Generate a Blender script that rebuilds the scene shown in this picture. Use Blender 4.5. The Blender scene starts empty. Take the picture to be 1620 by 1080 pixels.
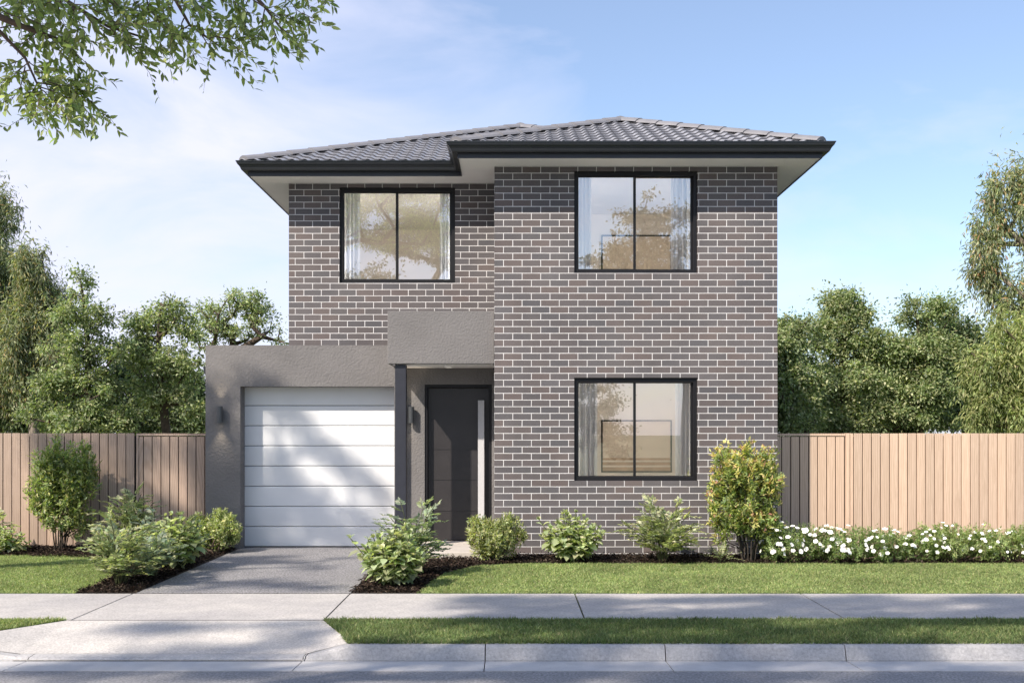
import bpy, bmesh, math, random
import numpy as np
from mathutils import Vector, Matrix

random.seed(7)
RNG = np.random.default_rng(11)
S = bpy.context.scene
COL = S.collection
PI = math.pi

# ------------------------------------------------------------------ camera
F = 1700.0                      # focal length in photograph pixels
H = 1.6                         # eye height
HZ = 682.0                      # horizon row of the photograph
cam = bpy.data.cameras.new('camera')
cam.sensor_width = 36.0
cam.lens = 36.0 * F / 1620.0
cam.shift_y = (HZ - 540.0) / 1620.0
cam.clip_start = 0.1
cam.clip_end = 2000.0
camo = bpy.data.objects.new('camera', cam)
camo.location = (0, 0, H)
camo.rotation_euler = (PI / 2, 0, 0)
COL.objects.link(camo)
S.camera = camo

# ------------------------------------------------------------------ sun, sky, exposure
SUN_T = Vector((0.95, 1.0, -1.25)).normalized()       # the way the sunlight travels
sun = bpy.data.lights.new('sun', 'SUN')
sun.energy = 5.0
sun.angle = math.radians(0.9)
sun.color = (1.0, 0.90, 0.78)
suno = bpy.data.objects.new('sun', sun)
suno.rotation_euler = SUN_T.to_track_quat('-Z', 'Y').to_euler()
suno.location = (-20, -20, 30)
COL.objects.link(suno)
EL = math.asin(-SUN_T.z)
AZ = math.atan2(-SUN_T.x, -SUN_T.y)                   # clockwise from +Y

W = bpy.data.worlds.new('World')
S.world = W
W.use_nodes = True
wn, wl = W.node_tree.nodes, W.node_tree.links
wn.clear()
w_out = wn.new('ShaderNodeOutputWorld')
w_bg = wn.new('ShaderNodeBackground')
sky = wn.new('ShaderNodeTexSky')
sky.sky_type = 'NISHITA'
sky.sun_disc = False
sky.sun_elevation = EL
sky.sun_rotation = AZ
sky.air_density = 1.0
sky.dust_density = 1.0
sky.ozone_density = 2.6
tc = wn.new('ShaderNodeTexCoord')
sep = wn.new('ShaderNodeSeparateXYZ')
wl.new(tc.outputs['Generated'], sep.inputs[0])
# wispy high cloud and the pale veil that thickens towards the horizon and to the west
mp = wn.new('ShaderNodeMapping')
mp.inputs['Scale'].default_value = (1.0, 1.0, 3.0)
mp.inputs['Rotation'].default_value = (0.0, 0.35, 0.2)
wl.new(tc.outputs['Generated'], mp.inputs[0])
nz = wn.new('ShaderNodeTexNoise')
nz.inputs['Scale'].default_value = 3.4
nz.inputs['Detail'].default_value = 7
nz.inputs['Roughness'].default_value = 0.55
nz.inputs['Distortion'].default_value = 0.5
wl.new(mp.outputs[0], nz.inputs['Vector'])


def wmath(op, a, b=None, clamp=False):
    n = wn.new('ShaderNodeMath')
    n.operation = op
    n.use_clamp = clamp
    for i, v in enumerate((a, b)):
        if v is None:
            continue
        if isinstance(v, (int, float)):
            n.inputs[i].default_value = v
        else:
            wl.new(v, n.inputs[i])
    return n.outputs[0]


veil = wmath('MULTIPLY_ADD', sep.outputs['X'], -1.0)           # more to the west
veil.node.inputs[2].default_value = 0.38
up = wmath('MULTIPLY', sep.outputs['Z'], 1.75)
veil = wmath('SUBTRACT', veil, up)
cl = wmath('MULTIPLY_ADD', nz.outputs['Fac'], 2.6)
cl.node.inputs[2].default_value = -1.22
cl = wmath('MULTIPLY', cl, 0.70)
veil = wmath('ADD', veil, cl)
veil = wmath('ADD', veil, 0.36)
veil = wmath('MINIMUM', wmath('MAXIMUM', veil, 0.12), 0.93)
mx = wn.new('ShaderNodeMix')
mx.data_type = 'RGBA'
mx.inputs['B'].default_value = (4.55, 4.58, 5.6, 1)
wl.new(veil, mx.inputs['Factor'])
wl.new(sky.outputs[0], mx.inputs['A'])
wl.new(mx.outputs['Result'], w_bg.inputs['Color'])
w_bg.inputs['Strength'].default_value = 0.15
wl.new(w_bg.outputs[0], w_out.inputs[0])

S.view_settings.view_transform = 'Standard'
S.view_settings.look = 'None'
S.view_settings.gamma = 1
S.view_settings.exposure = 0.50
S.render.engine = 'CYCLES'
S.cycles.max_bounces = 8
S.cycles.transparent_max_bounces = 12
S.cycles.use_denoising = True

# ------------------------------------------------------------------ helpers


def at(px, py, d):
    """point of the place that the photograph shows at pixel (px, py), d metres away"""
    return np.array([(px - 810.0) * d / F, d, H - (py - HZ) * d / F])


def dist(py, z=0.0):
    return (H - z) * F / (py - HZ)


def tag(o, label=None, cat=None, group=None, kind=None):
    if label:
        o['label'] = label
    if cat:
        o['category'] = cat
    if group:
        o['group'] = group
    if kind:
        o['kind'] = kind
    return o


def empty(name, loc=(0, 0, 0)):
    o = bpy.data.objects.new(name, None)
    o.location = loc
    o.empty_display_size = 0.2
    COL.objects.link(o)
    return o


def put(o, parent):
    if parent is not None:
        o.parent = parent
        if parent.type == 'EMPTY' or True:
            # everything is modelled in world coordinates
            o.matrix_parent_inverse = world_of(parent).inverted()
    return o


def world_of(o):
    m = Matrix.LocRotScale(o.location, o.rotation_euler, o.scale)
    if o.parent:
        m = world_of(o.parent) @ o.matrix_parent_inverse @ m
    return m


class MB:
    """collects faces; build() links them as one mesh object"""

    def __init__(s):
        s.v, s.f, s.m = [], [], []

    def quad(s, a, b, c, d, m=0):
        i = len(s.v)
        s.v += [tuple(a), tuple(b), tuple(c), tuple(d)]
        s.f.append((i, i + 1, i + 2, i + 3))
        s.m.append(m)
        return s

    def poly(s, pts, m=0):
        i = len(s.v)
        s.v += [tuple(p) for p in pts]
        s.f.append(tuple(range(i, i + len(pts))))
        s.m.append(m)
        return s

    def box(s, x0, x1, y0, y1, z0, z1, m=0):
        i = len(s.v)
        s.v += [(x0, y0, z0), (x1, y0, z0), (x1, y1, z0), (x0, y1, z0),
                (x0, y0, z1), (x1, y0, z1), (x1, y1, z1), (x0, y1, z1)]
        for f in ((0, 3, 2, 1), (4, 5, 6, 7), (0, 1, 5, 4), (1, 2, 6, 5), (2, 3, 7, 6), (3, 0, 4, 7)):
            s.f.append(tuple(i + k for k in f))
            s.m.append(m)
        return s

    def prism(s, pts, z0, z1, m=0):
        """pts counter-clockwise seen from above"""
        i = len(s.v)
        n = len(pts)
        s.v += [(p[0], p[1], z0) for p in pts] + [(p[0], p[1], z1) for p in pts]
        s.f.append(tuple(i + n + k for k in range(n)))
        s.f.append(tuple(i + n - 1 - k for k in range(n)))
        s.m += [m, m]
        for k in range(n):
            j = (k + 1) % n
            s.f.append((i + k, i + j, i + n + j, i + n + k))
            s.m.append(m)
        return s

    def tube(s, path, radii, n=8, m=0, cap=True):
        path = [Vector(p) for p in path]
        i0 = len(s.v)
        for k, p in enumerate(path):
            t = (path[min(k + 1, len(path) - 1)] - path[max(k - 1, 0)]).normalized()
            a = t.cross(Vector((0.3, 0.9, 0.2)))
            if a.length < 1e-3:
                a = t.cross(Vector((1, 0, 0)))
            a.normalize()
            b = t.cross(a)
            r = radii[k]
            for q in range(n):
                w = 2 * PI * q / n
                s.v.append(tuple(p + a * (r * math.cos(w)) + b * (r * math.sin(w))))
        for k in range(len(path) - 1):
            for q in range(n):
                j = (q + 1) % n
                s.f.append((i0 + k * n + q, i0 + k * n + j, i0 + (k + 1) * n + j, i0 + (k + 1) * n + q))
                s.m.append(m)
        if cap:
            s.f.append(tuple(i0 + n - 1 - q for q in range(n)))
            s.f.append(tuple(i0 + (len(path) - 1) * n + q for q in range(n)))
            s.m += [m, m]
        return s

    def build(s, name, mats, parent=None, smooth=False, bevel=0.0):
        me = bpy.data.meshes.new(name)
        me.from_pydata(s.v, [], s.f)
        if not isinstance(mats, (list, tuple)):
            mats = [mats]
        for m in mats:
            me.materials.append(m)
        me.polygons.foreach_set('material_index', s.m)
        if smooth:
            me.polygons.foreach_set('use_smooth', [True] * len(me.polygons))
        me.update()
        o = bpy.data.objects.new(name, me)
        COL.objects.link(o)
        if bevel > 0:
            b = o.modifiers.new('edge', 'BEVEL')
            b.width = bevel
            b.segments = 2
            b.limit_method = 'ANGLE'
        put(o, parent)
        return o


def np_mesh(name, V, FI, nper, mat, parent=None, col=None, smooth=False):
    """V (n,3) vertices, FI flat loop indices, nper vertices per face (int), col (faces,3)"""
    me = bpy.data.meshes.new(name)
    nf = len(FI) // nper
    me.vertices.add(len(V))
    me.vertices.foreach_set('co', np.ascontiguousarray(V, dtype=np.float32).ravel())
    me.loops.add(len(FI))
    me.loops.foreach_set('vertex_index', np.ascontiguousarray(FI, dtype=np.int32))
    me.polygons.add(nf)
    me.polygons.foreach_set('loop_start', np.arange(0, nf * nper, nper, dtype=np.int32))
    me.polygons.foreach_set('loop_total', np.full(nf, nper, dtype=np.int32))
    if smooth:
        me.polygons.foreach_set('use_smooth', np.ones(nf, dtype=bool))
    me.update(calc_edges=True)
    if col is not None:
        at_ = me.attributes.new('leafcol', 'FLOAT_COLOR', 'FACE')
        c = np.ones((nf, 4), dtype=np.float32)
        c[:, :3] = col
        at_.data.foreach_set('color', c.ravel())
    me.materials.append(mat)
    o = bpy.data.objects.new(name, me)
    COL.objects.link(o)
    put(o, parent)
    return o


def unit(a):
    return a / np.maximum(np.linalg.norm(a, axis=-1, keepdims=True), 1e-9)


def rdir(n):
    return unit(RNG.normal(size=(n, 3)))


TEMPL = {
    # along, side, normal offsets ; triangles
    'simple': (np.array([[0, 0, 0], [.45, .5, .07], [1, 0, -.10], [.45, -.5, .07]]),
               [(0, 3, 2), (0, 2, 1)]),
    'ovate': (np.array([[0, 0, 0], [.25, .42, .08], [.62, .40, .06], [1, 0, -.14], [.62, -.40, .06], [.25, -.42, .08], [.45, 0, 0]]),
              [(0, 6, 1), (1, 6, 2), (2, 6, 3), (3, 6, 4), (4, 6, 5), (5, 6, 0)]),
    'long': (np.array([[0, 0, 0], [.3, .5, .03], [.7, .38, -.03], [1, 0, -.16], [.7, -.38, -.03], [.3, -.5, .03]]),
             [(0, 5, 1), (1, 5, 4), (1, 4, 2), (2, 4, 3)]),
}


def leaves(name, P, D, N, L, Wd, col, mat, parent=None, kind='simple'):
    """one mesh of separate leaves: base P, direction D, facing N, length L, width Wd, colour col"""
    T, tri = TEMPL[kind]
    D = unit(D)
    Sd = unit(np.cross(D, N))
    N2 = np.cross(Sd, D)
    n = len(P)
    L = np.broadcast_to(L, (n,))[:, None, None]
    Wd = np.broadcast_to(Wd, (n,))[:, None, None]
    a, b, c = T[:, 0][None, :, None], T[:, 1][None, :, None], T[:, 2][None, :, None]
    V = P[:, None, :] + L * a * D[:, None, :] + Wd * b * Sd[:, None, :] + L * c * N2[:, None, :]
    k = len(T)
    tri = np.array(tri)
    FI = (np.arange(n)[:, None, None] * k + tri[None]).reshape(-1)
    cf = np.repeat(col, len(tri), axis=0)
    return np_mesh(name, V.reshape(-1, 3), FI, 3, mat, parent, cf)


BRIGHT = 1.55


def pick(pal, n, var=0.22):
    """n leaf colours out of a palette [(r,g,b,weight)]"""
    pal = np.array(pal, dtype=float)
    w = pal[:, 3] / pal[:, 3].sum()
    i = RNG.choice(len(pal), size=n, p=w)
    c = pal[i, :3] * BRIGHT * (1 + var * RNG.uniform(-1, 1, size=(n, 1)))
    lum = c.mean(axis=1, keepdims=True)
    c = c * 0.80 + lum * np.array([1.04, 1.0, 0.90]) * 0.20
    return np.clip(c * (1 + 0.08 * RNG.uniform(-1, 1, size=(n, 3))), 0.003, 0.9)


# ------------------------------------------------------------------ materials
def new_mat(name):
    m = bpy.data.materials.new(name)
    m.use_nodes = True
    nt = m.node_tree
    b = nt.nodes['Principled BSDF']
    return m, nt, b


def N_(nt, typ, **kw):
    n = nt.nodes.new(typ)
    for k, v in kw.items():
        if hasattr(n, k):
            setattr(n, k, v)
        else:
            n.inputs[k].default_value = v
    return n


def ramp(nt, src, stops):
    r = nt.nodes.new('ShaderNodeValToRGB')
    e = r.color_ramp.elements
    while len(e) < len(stops):
        e.new(0.5)
    for k, (p, c) in enumerate(stops):
        e[k].position = p
        e[k].color = (*c, 1) if len(c) == 3 else c
    nt.links.new(src, r.inputs[0])
    return r


def noise(nt, scale, detail=4, rough=0.55, vec=None, dist_=0.0):
    n = nt.nodes.new('ShaderNodeTexNoise')
    n.inputs['Scale'].default_value = scale
    n.inputs['Detail'].default_value = detail
    n.inputs['Roughness'].default_value = rough
    n.inputs['Distortion'].default_value = dist_
    if vec is None:
        t = nt.nodes.new('ShaderNodeTexCoord')
        vec = t.outputs['Object']
    nt.links.new(vec, n.inputs['Vector'])
    return n


def mixc(nt, fac, a, b, mode='MIX'):
    m = nt.nodes.new('ShaderNodeMix')
    m.data_type = 'RGBA'
    m.blend_type = mode
    for key, v in (('Factor', fac), ('A', a), ('B', b)):
        if isinstance(v, (int, float)):
            m.inputs[key].default_value = v
        elif isinstance(v, tuple):
            m.inputs[key].default_value = (*v, 1)
        else:
            nt.links.new(v, m.inputs[key])
    return m.outputs['Result']


def bump(nt, b, h, strength, distance=0.01, prev=None):
    n = nt.nodes.new('ShaderNodeBump')
    n.inputs['Strength'].default_value = strength
    n.inputs['Distance'].default_value = distance
    nt.links.new(h, n.inputs['Height'])
    if prev is not None:
        nt.links.new(prev.outputs[0], n.inputs['Normal'])
    nt.links.new(n.outputs[0], b.inputs['Normal'])
    return n


def plain(name, c, rough=0.5, metal=0.0, var=0.0, scale=8, bmp=0.0, bscale=80, spec=None):
    m, nt, b = new_mat(name)
    b.inputs['Roughness'].default_value = rough
    b.inputs['Metallic'].default_value = metal
    if spec is not None:
        b.inputs['Specular IOR Level'].default_value = spec
    n = noise(nt, scale, 5)
    v = max(var, 0.04)
    r = ramp(nt, n.outputs['Fac'], [(0.3, tuple(x * (1 - v) for x in c)), (0.7, tuple(min(1, x * (1 + v)) for x in c))])
    nt.links.new(r.outputs[0], b.inputs['Base Color'])
    if bmp > 0:
        n2 = noise(nt, bscale, 3)
        bump(nt, b, n2.outputs['Fac'], bmp, 0.01)
    return m


def brick_mat():
    m, nt, b = new_mat('brick_veneer')
    L = nt.links
    tcn = nt.nodes.new('ShaderNodeTexCoord')
    sp = nt.nodes.new('ShaderNodeSeparateXYZ')
    L.new(tcn.outputs['Object'], sp.inputs[0])
    g = nt.nodes.new('ShaderNodeNewGeometry')
    sn = nt.nodes.new('ShaderNodeSeparateXYZ')
    L.new(g.outputs['True Normal'], sn.inputs[0])
    ab = N_(nt, 'ShaderNodeMath', operation='ABSOLUTE')
    L.new(sn.outputs['X'], ab.inputs[0])
    gt = N_(nt, 'ShaderNodeMath', operation='GREATER_THAN')
    L.new(ab.outputs[0], gt.inputs[0])
    gt.inputs[1].default_value = 0.5
    mu = nt.nodes.new('ShaderNodeMix')
    L.new(gt.outputs[0], mu.inputs[0])
    L.new(sp.outputs['X'], mu.inputs[2])
    L.new(sp.outputs['Y'], mu.inputs[3])
    ux = N_(nt, 'ShaderNodeMath', operation='ADD')
    L.new(mu.outputs[0], ux.inputs[0])
    ux.inputs[1].default_value = 24.0 + 0.108
    uz = N_(nt, 'ShaderNodeMath', operation='ADD')
    L.new(sp.outputs['Z'], uz.inputs[0])
    uz.inputs[1].default_value = 0.086 * 20 - 0.028
    cb = nt.nodes.new('ShaderNodeCombineXYZ')
    L.new(ux.outputs[0], cb.inputs[0])
    L.new(uz.outputs[0], cb.inputs[1])
    # hand-laid wobble
    wob = noise(nt, 6.0, 2, vec=cb.outputs[0])
    wv = N_(nt, 'ShaderNodeVectorMath', operation='MULTIPLY_ADD')
    L.new(wob.outputs['Color'], wv.inputs[0])
    wv.inputs[1].default_value = (0.004, 0.0025, 0)
    L.new(cb.outputs[0], wv.inputs[2])
    br = nt.nodes.new('ShaderNodeTexBrick')
    br.offset = 0.5
    br.squash = 1.0
    L.new(wv.outputs[0], br.inputs['Vector'])
    br.inputs['Color1'].default_value = (0, 0, 0, 1)
    br.inputs['Color2'].default_value = (1, 1, 1, 1)
    br.inputs['Mortar'].default_value = (0.5, 0.5, 0.5, 1)
    br.inputs['Scale'].default_value = 1.0
    br.inputs['Mortar Size'].default_value = 0.0041
    br.inputs['Mortar Smooth'].default_value = 0.12
    br.inputs['Brick Width'].default_value = 0.24
    br.inputs['Row Height'].default_value = 0.086
    r = ramp(nt, br.outputs['Color'], [(0.0, (0.088, 0.086, 0.093)), (0.25, (0.106, 0.094, 0.095)), (0.5, (0.096, 0.092, 0.097)),
                                       (0.72, (0.113, 0.098, 0.097)), (0.9, (0.120, 0.098, 0.094)), (1.0, (0.108, 0.104, 0.111))])
    fine = noise(nt, 160, 4, 0.7)
    rf = ramp(nt, fine.outputs['Fac'], [(0.3, (0.72, 0.72, 0.72)), (0.7, (1.28, 1.28, 1.28))])
    c1 = mixc(nt, 1.0, r.outputs[0], rf.outputs[0], 'MULTIPLY')
    mid = noise(nt, 1.3, 3)
    rm = ramp(nt, mid.outputs['Fac'], [(0.3, (0.80, 0.80, 0.82)), (0.7, (1.18, 1.16, 1.14))])
    c1 = mixc(nt, 1.0, c1, rm.outputs[0], 'MULTIPLY')
    mor = noise(nt, 7, 5, 0.7)
    rmo = ramp(nt, mor.outputs['Fac'], [(0.25, (0.52, 0.51, 0.51)), (0.75, (0.80, 0.79, 0.79))])
    c2 = mixc(nt, br.outputs['Fac'], c1, rmo.outputs[0])
    L.new(c2, b.inputs['Base Color'])
    b.inputs['Roughness'].default_value = 0.8
    inv = N_(nt, 'ShaderNodeMath', operation='SUBTRACT')
    inv.inputs[0].default_value = 1.0
    L.new(br.outputs['Fac'], inv.inputs[1])
    b1 = bump(nt, b, inv.outputs[0], 0.5, 0.004)
    bump(nt, b, fine.outputs['Fac'], 0.35, 0.003, b1)
    return m


def stucco_mat(name='rendered_wall', c=(0.168, 0.160, 0.158)):
    m, nt, b = new_mat(name)
    n1 = noise(nt, 38, 3, 0.5)
    n2 = noise(nt, 1.7, 4, 0.6)
    r = ramp(nt, n2.outputs['Fac'], [(0.3, tuple(x * 0.9 for x in c)), (0.7, tuple(x * 1.1 for x in c))])
    nt.links.new(r.outputs[0], b.inputs['Base Color'])
    b.inputs['Roughness'].default_value = 0.85
    bump(nt, b, n1.outputs['Fac'], 0.7, 0.012)
    return m


def concrete_mat(name, c, speck=0.25, fine_s=140, stain=0.14, rough=0.85, tint=(1, 1, 1), bstr=0.35):
    m, nt, b = new_mat(name)
    n1 = noise(nt, fine_s, 5, 0.75)
    n2 = noise(nt, 0.9, 6, 0.65, dist_=0.4)
    n3 = noise(nt, 7, 4, 0.6)
    r1 = ramp(nt, n1.outputs['Fac'], [(0.32, (1 - speck,) * 3), (0.5, (1, 1, 1)), (0.7, (1 + speck,) * 3)])
    r2 = ramp(nt, n2.outputs['Fac'], [(0.3, (1 - stain, 1 - stain, 1 - stain * 0.8)), (0.7, (1 + stain * .5, 1 + stain * .45, 1 + stain * .4))])
    r3 = ramp(nt, n3.outputs['Fac'], [(0.35, (0.93,) * 3), (0.65, (1.05,) * 3)])
    x = mixc(nt, 1.0, c, r1.outputs[0], 'MULTIPLY')
    x = mixc(nt, 1.0, x, r2.outputs[0], 'MULTIPLY')
    x = mixc(nt, 1.0, x, r3.outputs[0], 'MULTIPLY')
    nt.links.new(x, b.inputs['Base Color'])
    b.inputs['Roughness'].default_value = rough
    bump(nt, b, n1.outputs['Fac'], bstr, 0.006)
    return m


def leaf_mat(name='leaf', trans=0.36, rough=0.5, gloss=0.35):
    m, nt, b = new_mat(name)
    a = nt.nodes.new('ShaderNodeAttribute')
    a.attribute_name = 'leafcol'
    nt.links.new(a.outputs['Color'], b.inputs['Base Color'])
    b.inputs['Roughness'].default_value = rough
    b.inputs['Specular IOR Level'].default_value = gloss
    t = nt.nodes.new('ShaderNodeBsdfTranslucent')
    c = mixc(nt, 1.0, a.outputs['Color'], (1.7, 1.9, 0.8), 'MULTIPLY')
    nt.links.new(c, t.inputs['Color'])
    mxs = nt.nodes.new('ShaderNodeMixShader')
    mxs.inputs[0].default_value = trans
    nt.links.new(b.outputs[0], mxs.inputs[1])
    nt.links.new(t.outputs[0], mxs.inputs[2])
    nt.links.new(mxs.outputs[0], nt.nodes['Material Output'].inputs['Surface'])
    return m


def wood_mat(name, c1, c2, width=0.1213):
    """vertical boards, each with its own tone and grain"""
    m, nt, b = new_mat(name)
    L = nt.links
    tcn = nt.nodes.new('ShaderNodeTexCoord')
    sp = nt.nodes.new('ShaderNodeSeparateXYZ')
    L.new(tcn.outputs['Object'], sp.inputs[0])
    dv = N_(nt, 'ShaderNodeMath', operation='DIVIDE')
    L.new(sp.outputs['X'], dv.inputs[0])
    dv.inputs[1].default_value = width
    fl = N_(nt, 'ShaderNodeMath', operation='FLOOR')
    L.new(dv.outputs[0], fl.inputs[0])
    wn_ = nt.nodes.new('ShaderNodeTexWhiteNoise')
    wn_.noise_dimensions = '1D'
    L.new(fl.outputs[0], wn_.inputs['W'])
    off = N_(nt, 'ShaderNodeVectorMath', operation='MULTIPLY_ADD')
    L.new(wn_.outputs['Color'], off.inputs[0])
    off.inputs[1].default_value = (7, 3, 9)
    L.new(tcn.outputs['Object'], off.inputs[2])
    mp_ = nt.nodes.new('ShaderNodeMapping')
    mp_.inputs['Scale'].default_value = (20, 20, 1.3)
    L.new(off.outputs[0], mp_.inputs[0])
    g = noise(nt, 1.6, 6, 0.6, vec=mp_.outputs[0], dist_=1.6)
    mp2 = nt.nodes.new('ShaderNodeMapping')
    mp2.inputs['Scale'].default_value = (9, 9, 0.8)
    L.new(off.outputs[0], mp2.inputs[0])
    wv = nt.nodes.new('ShaderNodeTexWave')
    wv.wave_type = 'RINGS'
    wv.rings_direction = 'Y'
    wv.inputs['Scale'].default_value = 1.4
    wv.inputs['Distortion'].default_value = 4
    wv.inputs['Detail'].default_value = 3
    L.new(mp2.outputs[0], wv.inputs['Vector'])
    r = ramp(nt, g.outputs['Fac'], [(0.25, c1), (0.75, c2)])
    rw = ramp(nt, wv.outputs['Color'], [(0.0, (0.86, 0.84, 0.82)), (0.5, (1.03, 1.03, 1.03))])
    x = mixc(nt, 1.0, r.outputs[0], rw.outputs[0], 'MULTIPLY')
    rb = ramp(nt, wn_.outputs['Value'], [(0, (0.84, 0.85, 0.86)), (1, (1.12, 1.10, 1.08))])
    x = mixc(nt, 1.0, x, rb.outputs[0], 'MULTIPLY')
    L.new(x, b.inputs['Base Color'])
    b.inputs['Roughness'].default_value = 0.75
    bump(nt, b, g.outputs['Fac'], 0.25, 0.004)
    return m


def glass_mat():
    m, nt, b = new_mat('window_glass')
    nt.nodes.remove(b)
    tr = nt.nodes.new('ShaderNodeBsdfTransparent')
    tr.inputs[0].default_value = (0.90, 0.93, 0.94, 1)
    gl = nt.nodes.new('ShaderNodeBsdfGlossy')
    gl.inputs['Roughness'].default_value = 0.0
    gl.inputs['Color'].default_value = (0.98, 0.98, 1, 1)
    lw = nt.nodes.new('ShaderNodeLayerWeight')
    lw.inputs['Blend'].default_value = 0.35
    ma = N_(nt, 'ShaderNodeMath', operation='MULTIPLY_ADD')
    nt.links.new(lw.outputs['Fresnel'], ma.inputs[0])
    ma.inputs[1].default_value = 0.7
    ma.inputs[2].default_value = 0.30
    ma.use_clamp = True
    ms = nt.nodes.new('ShaderNodeMixShader')
    nt.links.new(ma.outputs[0], ms.inputs[0])
    nt.links.new(tr.outputs[0], ms.inputs[1])
    nt.links.new(gl.outputs[0], ms.inputs[2])
    nt.links.new(ms.outputs[0], nt.nodes['Material Output'].inputs['Surface'])
    return m


def emit_mat(name, c, s):
    m, nt, b = new_mat(name)
    b.inputs['Base Color'].default_value = (*c, 1)
    b.inputs['Emission Color'].default_value = (*c, 1)
    b.inputs['Emission Strength'].default_value = s
    return m


def tile_mat():
    m, nt, b = new_mat('concrete_roof_tile')
    n1 = noise(nt, 2.2, 5)
    n2 = noise(nt, 60, 3)
    r = ramp(nt, n1.outputs['Fac'], [(0.3, (0.25, 0.252, 0.275)), (0.7, (0.33, 0.332, 0.355))])
    r2 = ramp(nt, n2.outputs['Fac'], [(0.3, (0.85,) * 3), (0.7, (1.15,) * 3)])
    nt.links.new(mixc(nt, 1.0, r.outputs[0], r2.outputs[0], 'MULTIPLY'), b.inputs['Base Color'])
    b.inputs['Roughness'].default_value = 0.45
    bump(nt, b, n2.outputs['Fac'], 0.15, 0.003)
    return m


def ground_mat(name, stops, scale=3.0, fine=90, bstr=0.6):
    m, nt, b = new_mat(name)
    n1 = noise(nt, scale, 6, 0.65)
    n2 = noise(nt, fine, 4, 0.7)
    r = ramp(nt, n1.outputs['Fac'], stops)
    r2 = ramp(nt, n2.outputs['Fac'], [(0.3, (0.6,) * 3), (0.7, (1.4,) * 3)])
    nt.links.new(mixc(nt, 1.0, r.outputs[0], r2.outputs[0], 'MULTIPLY'), b.inputs['Base Color'])
    b.inputs['Roughness'].default_value = 0.95
    bump(nt, b, n2.outputs['Fac'], bstr, 0.02)
    return m


M = dict(
    brick=brick_mat(),
    stucco=stucco_mat(),
    white_door=plain('garage_door_paint', (0.74, 0.75, 0.76), 0.42, var=0.02, scale=2),
    gap=plain('shadow_gap', (0.014, 0.014, 0.016), 0.9, spec=0.1),
    frame=plain('window_aluminium', (0.010, 0.010, 0.012), 0.45, var=0.1, spec=0.3),
    post=plain('post_paint', (0.022, 0.024, 0.034), 0.45, var=0.1),
    gutter=plain('gutter_steel', (0.022, 0.026, 0.031), 0.32, var=0.12, scale=3),
    fascia=plain('fascia_steel', (0.026, 0.030, 0.040), 0.45, var=0.1, scale=3),
    soffit=plain('soffit_paint', (0.88, 0.86, 0.865), 0.8, var=0.03, scale=1.5),
    tile=tile_mat(),
    cap=plain('ridge_cap_concrete', (0.19, 0.188, 0.20), 0.6, var=0.12, scale=5),
    door=plain('front_door_paint', (0.030, 0.027, 0.028), 0.42, var=0.12, scale=5),
    steel=plain('brushed_steel', (0.52, 0.52, 0.53), 0.5, metal=0.0, var=0.05, scale=40),
    lamp=plain('lamp_body', (0.07, 0.075, 0.08), 0.4, metal=0.3),
    glow=emit_mat('lamp_glow', (1.0, 0.86, 0.62), 6.0),
    lens=emit_mat('downlight_lens', (0.9, 0.85, 0.75), 0.25),
    glass=glass_mat(),
    room=plain('room_paint', (0.82, 0.77, 0.71), 0.9, var=0.02, scale=1),
    ceil=plain('ceiling_paint', (0.82, 0.81, 0.80), 0.9, var=0.02, scale=1),
    floor=plain('room_floor', (0.32, 0.22, 0.14), 0.5, var=0.2, scale=3),
    conc=concrete_mat('footpath_concrete', (0.44, 0.42, 0.395), 0.34, 42, 0.18),
    cross=concrete_mat('crossover_concrete', (0.50, 0.475, 0.44), 0.36, 60, 0.16),
    drive=concrete_mat('exposed_aggregate', (0.235, 0.230, 0.230), 1.0, 45, 0.16, bstr=0.8),
    kerb=concrete_mat('kerb_concrete', (0.44, 0.43, 0.42), 0.25, 50, 0.14, bstr=0.5),
    chan=concrete_mat('channel_concrete', (0.52, 0.51, 0.50), 0.12, 120, 0.10),
    road=concrete_mat('asphalt', (0.26, 0.257, 0.26), 0.6, 50, 0.14, bstr=0.6),
    porch=concrete_mat('porch_tile', (0.50, 0.46, 0.41), 0.12, 120, 0.1),
    lawn=ground_mat('lawn_soil', [(0.3, (0.050, 0.085, 0.022)), (0.7, (0.085, 0.125, 0.034))]),
    soil=ground_mat('mulch_soil', [(0.3, (0.020, 0.014, 0.010)), (0.7, (0.045, 0.030, 0.022))]),
    ground=ground_mat('rough_ground', [(0.3, (0.06, 0.08, 0.03)), (0.7, (0.10, 0.10, 0.05))], 0.4, 8),
    fence_r=wood_mat('sunlit_timber', (0.52, 0.375, 0.270), (0.69, 0.520, 0.390)),  # fence timber in its lit tone
    fence_l=wood_mat('shaded_timber', (0.36, 0.265, 0.205), (0.50, 0.375, 0.295)),  # same timber as the other fence, with shade put into its colour
    leaf=leaf_mat(),
    grass=leaf_mat('grass_blade', 0.30, 0.6, 0.2),
    chips=leaf_mat('bark_chip', 0.0, 0.9, 0.1),
    petal=plain('white_petal', (0.88, 0.87, 0.84), 0.6, var=0.02),
    stamen=plain('flower_centre', (0.60, 0.52, 0.15), 0.7),
    bark=plain('bark', (0.085, 0.062, 0.045), 0.9, var=0.35, scale=14, bmp=0.6, bscale=40),
    bark_pale=plain('pale_bark', (0.20, 0.165, 0.13), 0.85, var=0.3, scale=9, bmp=0.4, bscale=30),
    twig=plain('twig_bark', (0.12, 0.08, 0.06), 0.85, var=0.25, scale=30),
    stem_dark=plain('dark_stem', (0.045, 0.036, 0.028), 0.85, var=0.25, scale=30),
    stem=plain('green_stem', (0.075, 0.085, 0.030), 0.7, var=0.25, scale=30),
    art=plain('plain_print', (0.78, 0.68, 0.56), 0.8, var=0.03, scale=2),
    artband=plain('print_band', (0.45, 0.30, 0.20), 0.8, var=0.25, scale=6),
)

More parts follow.
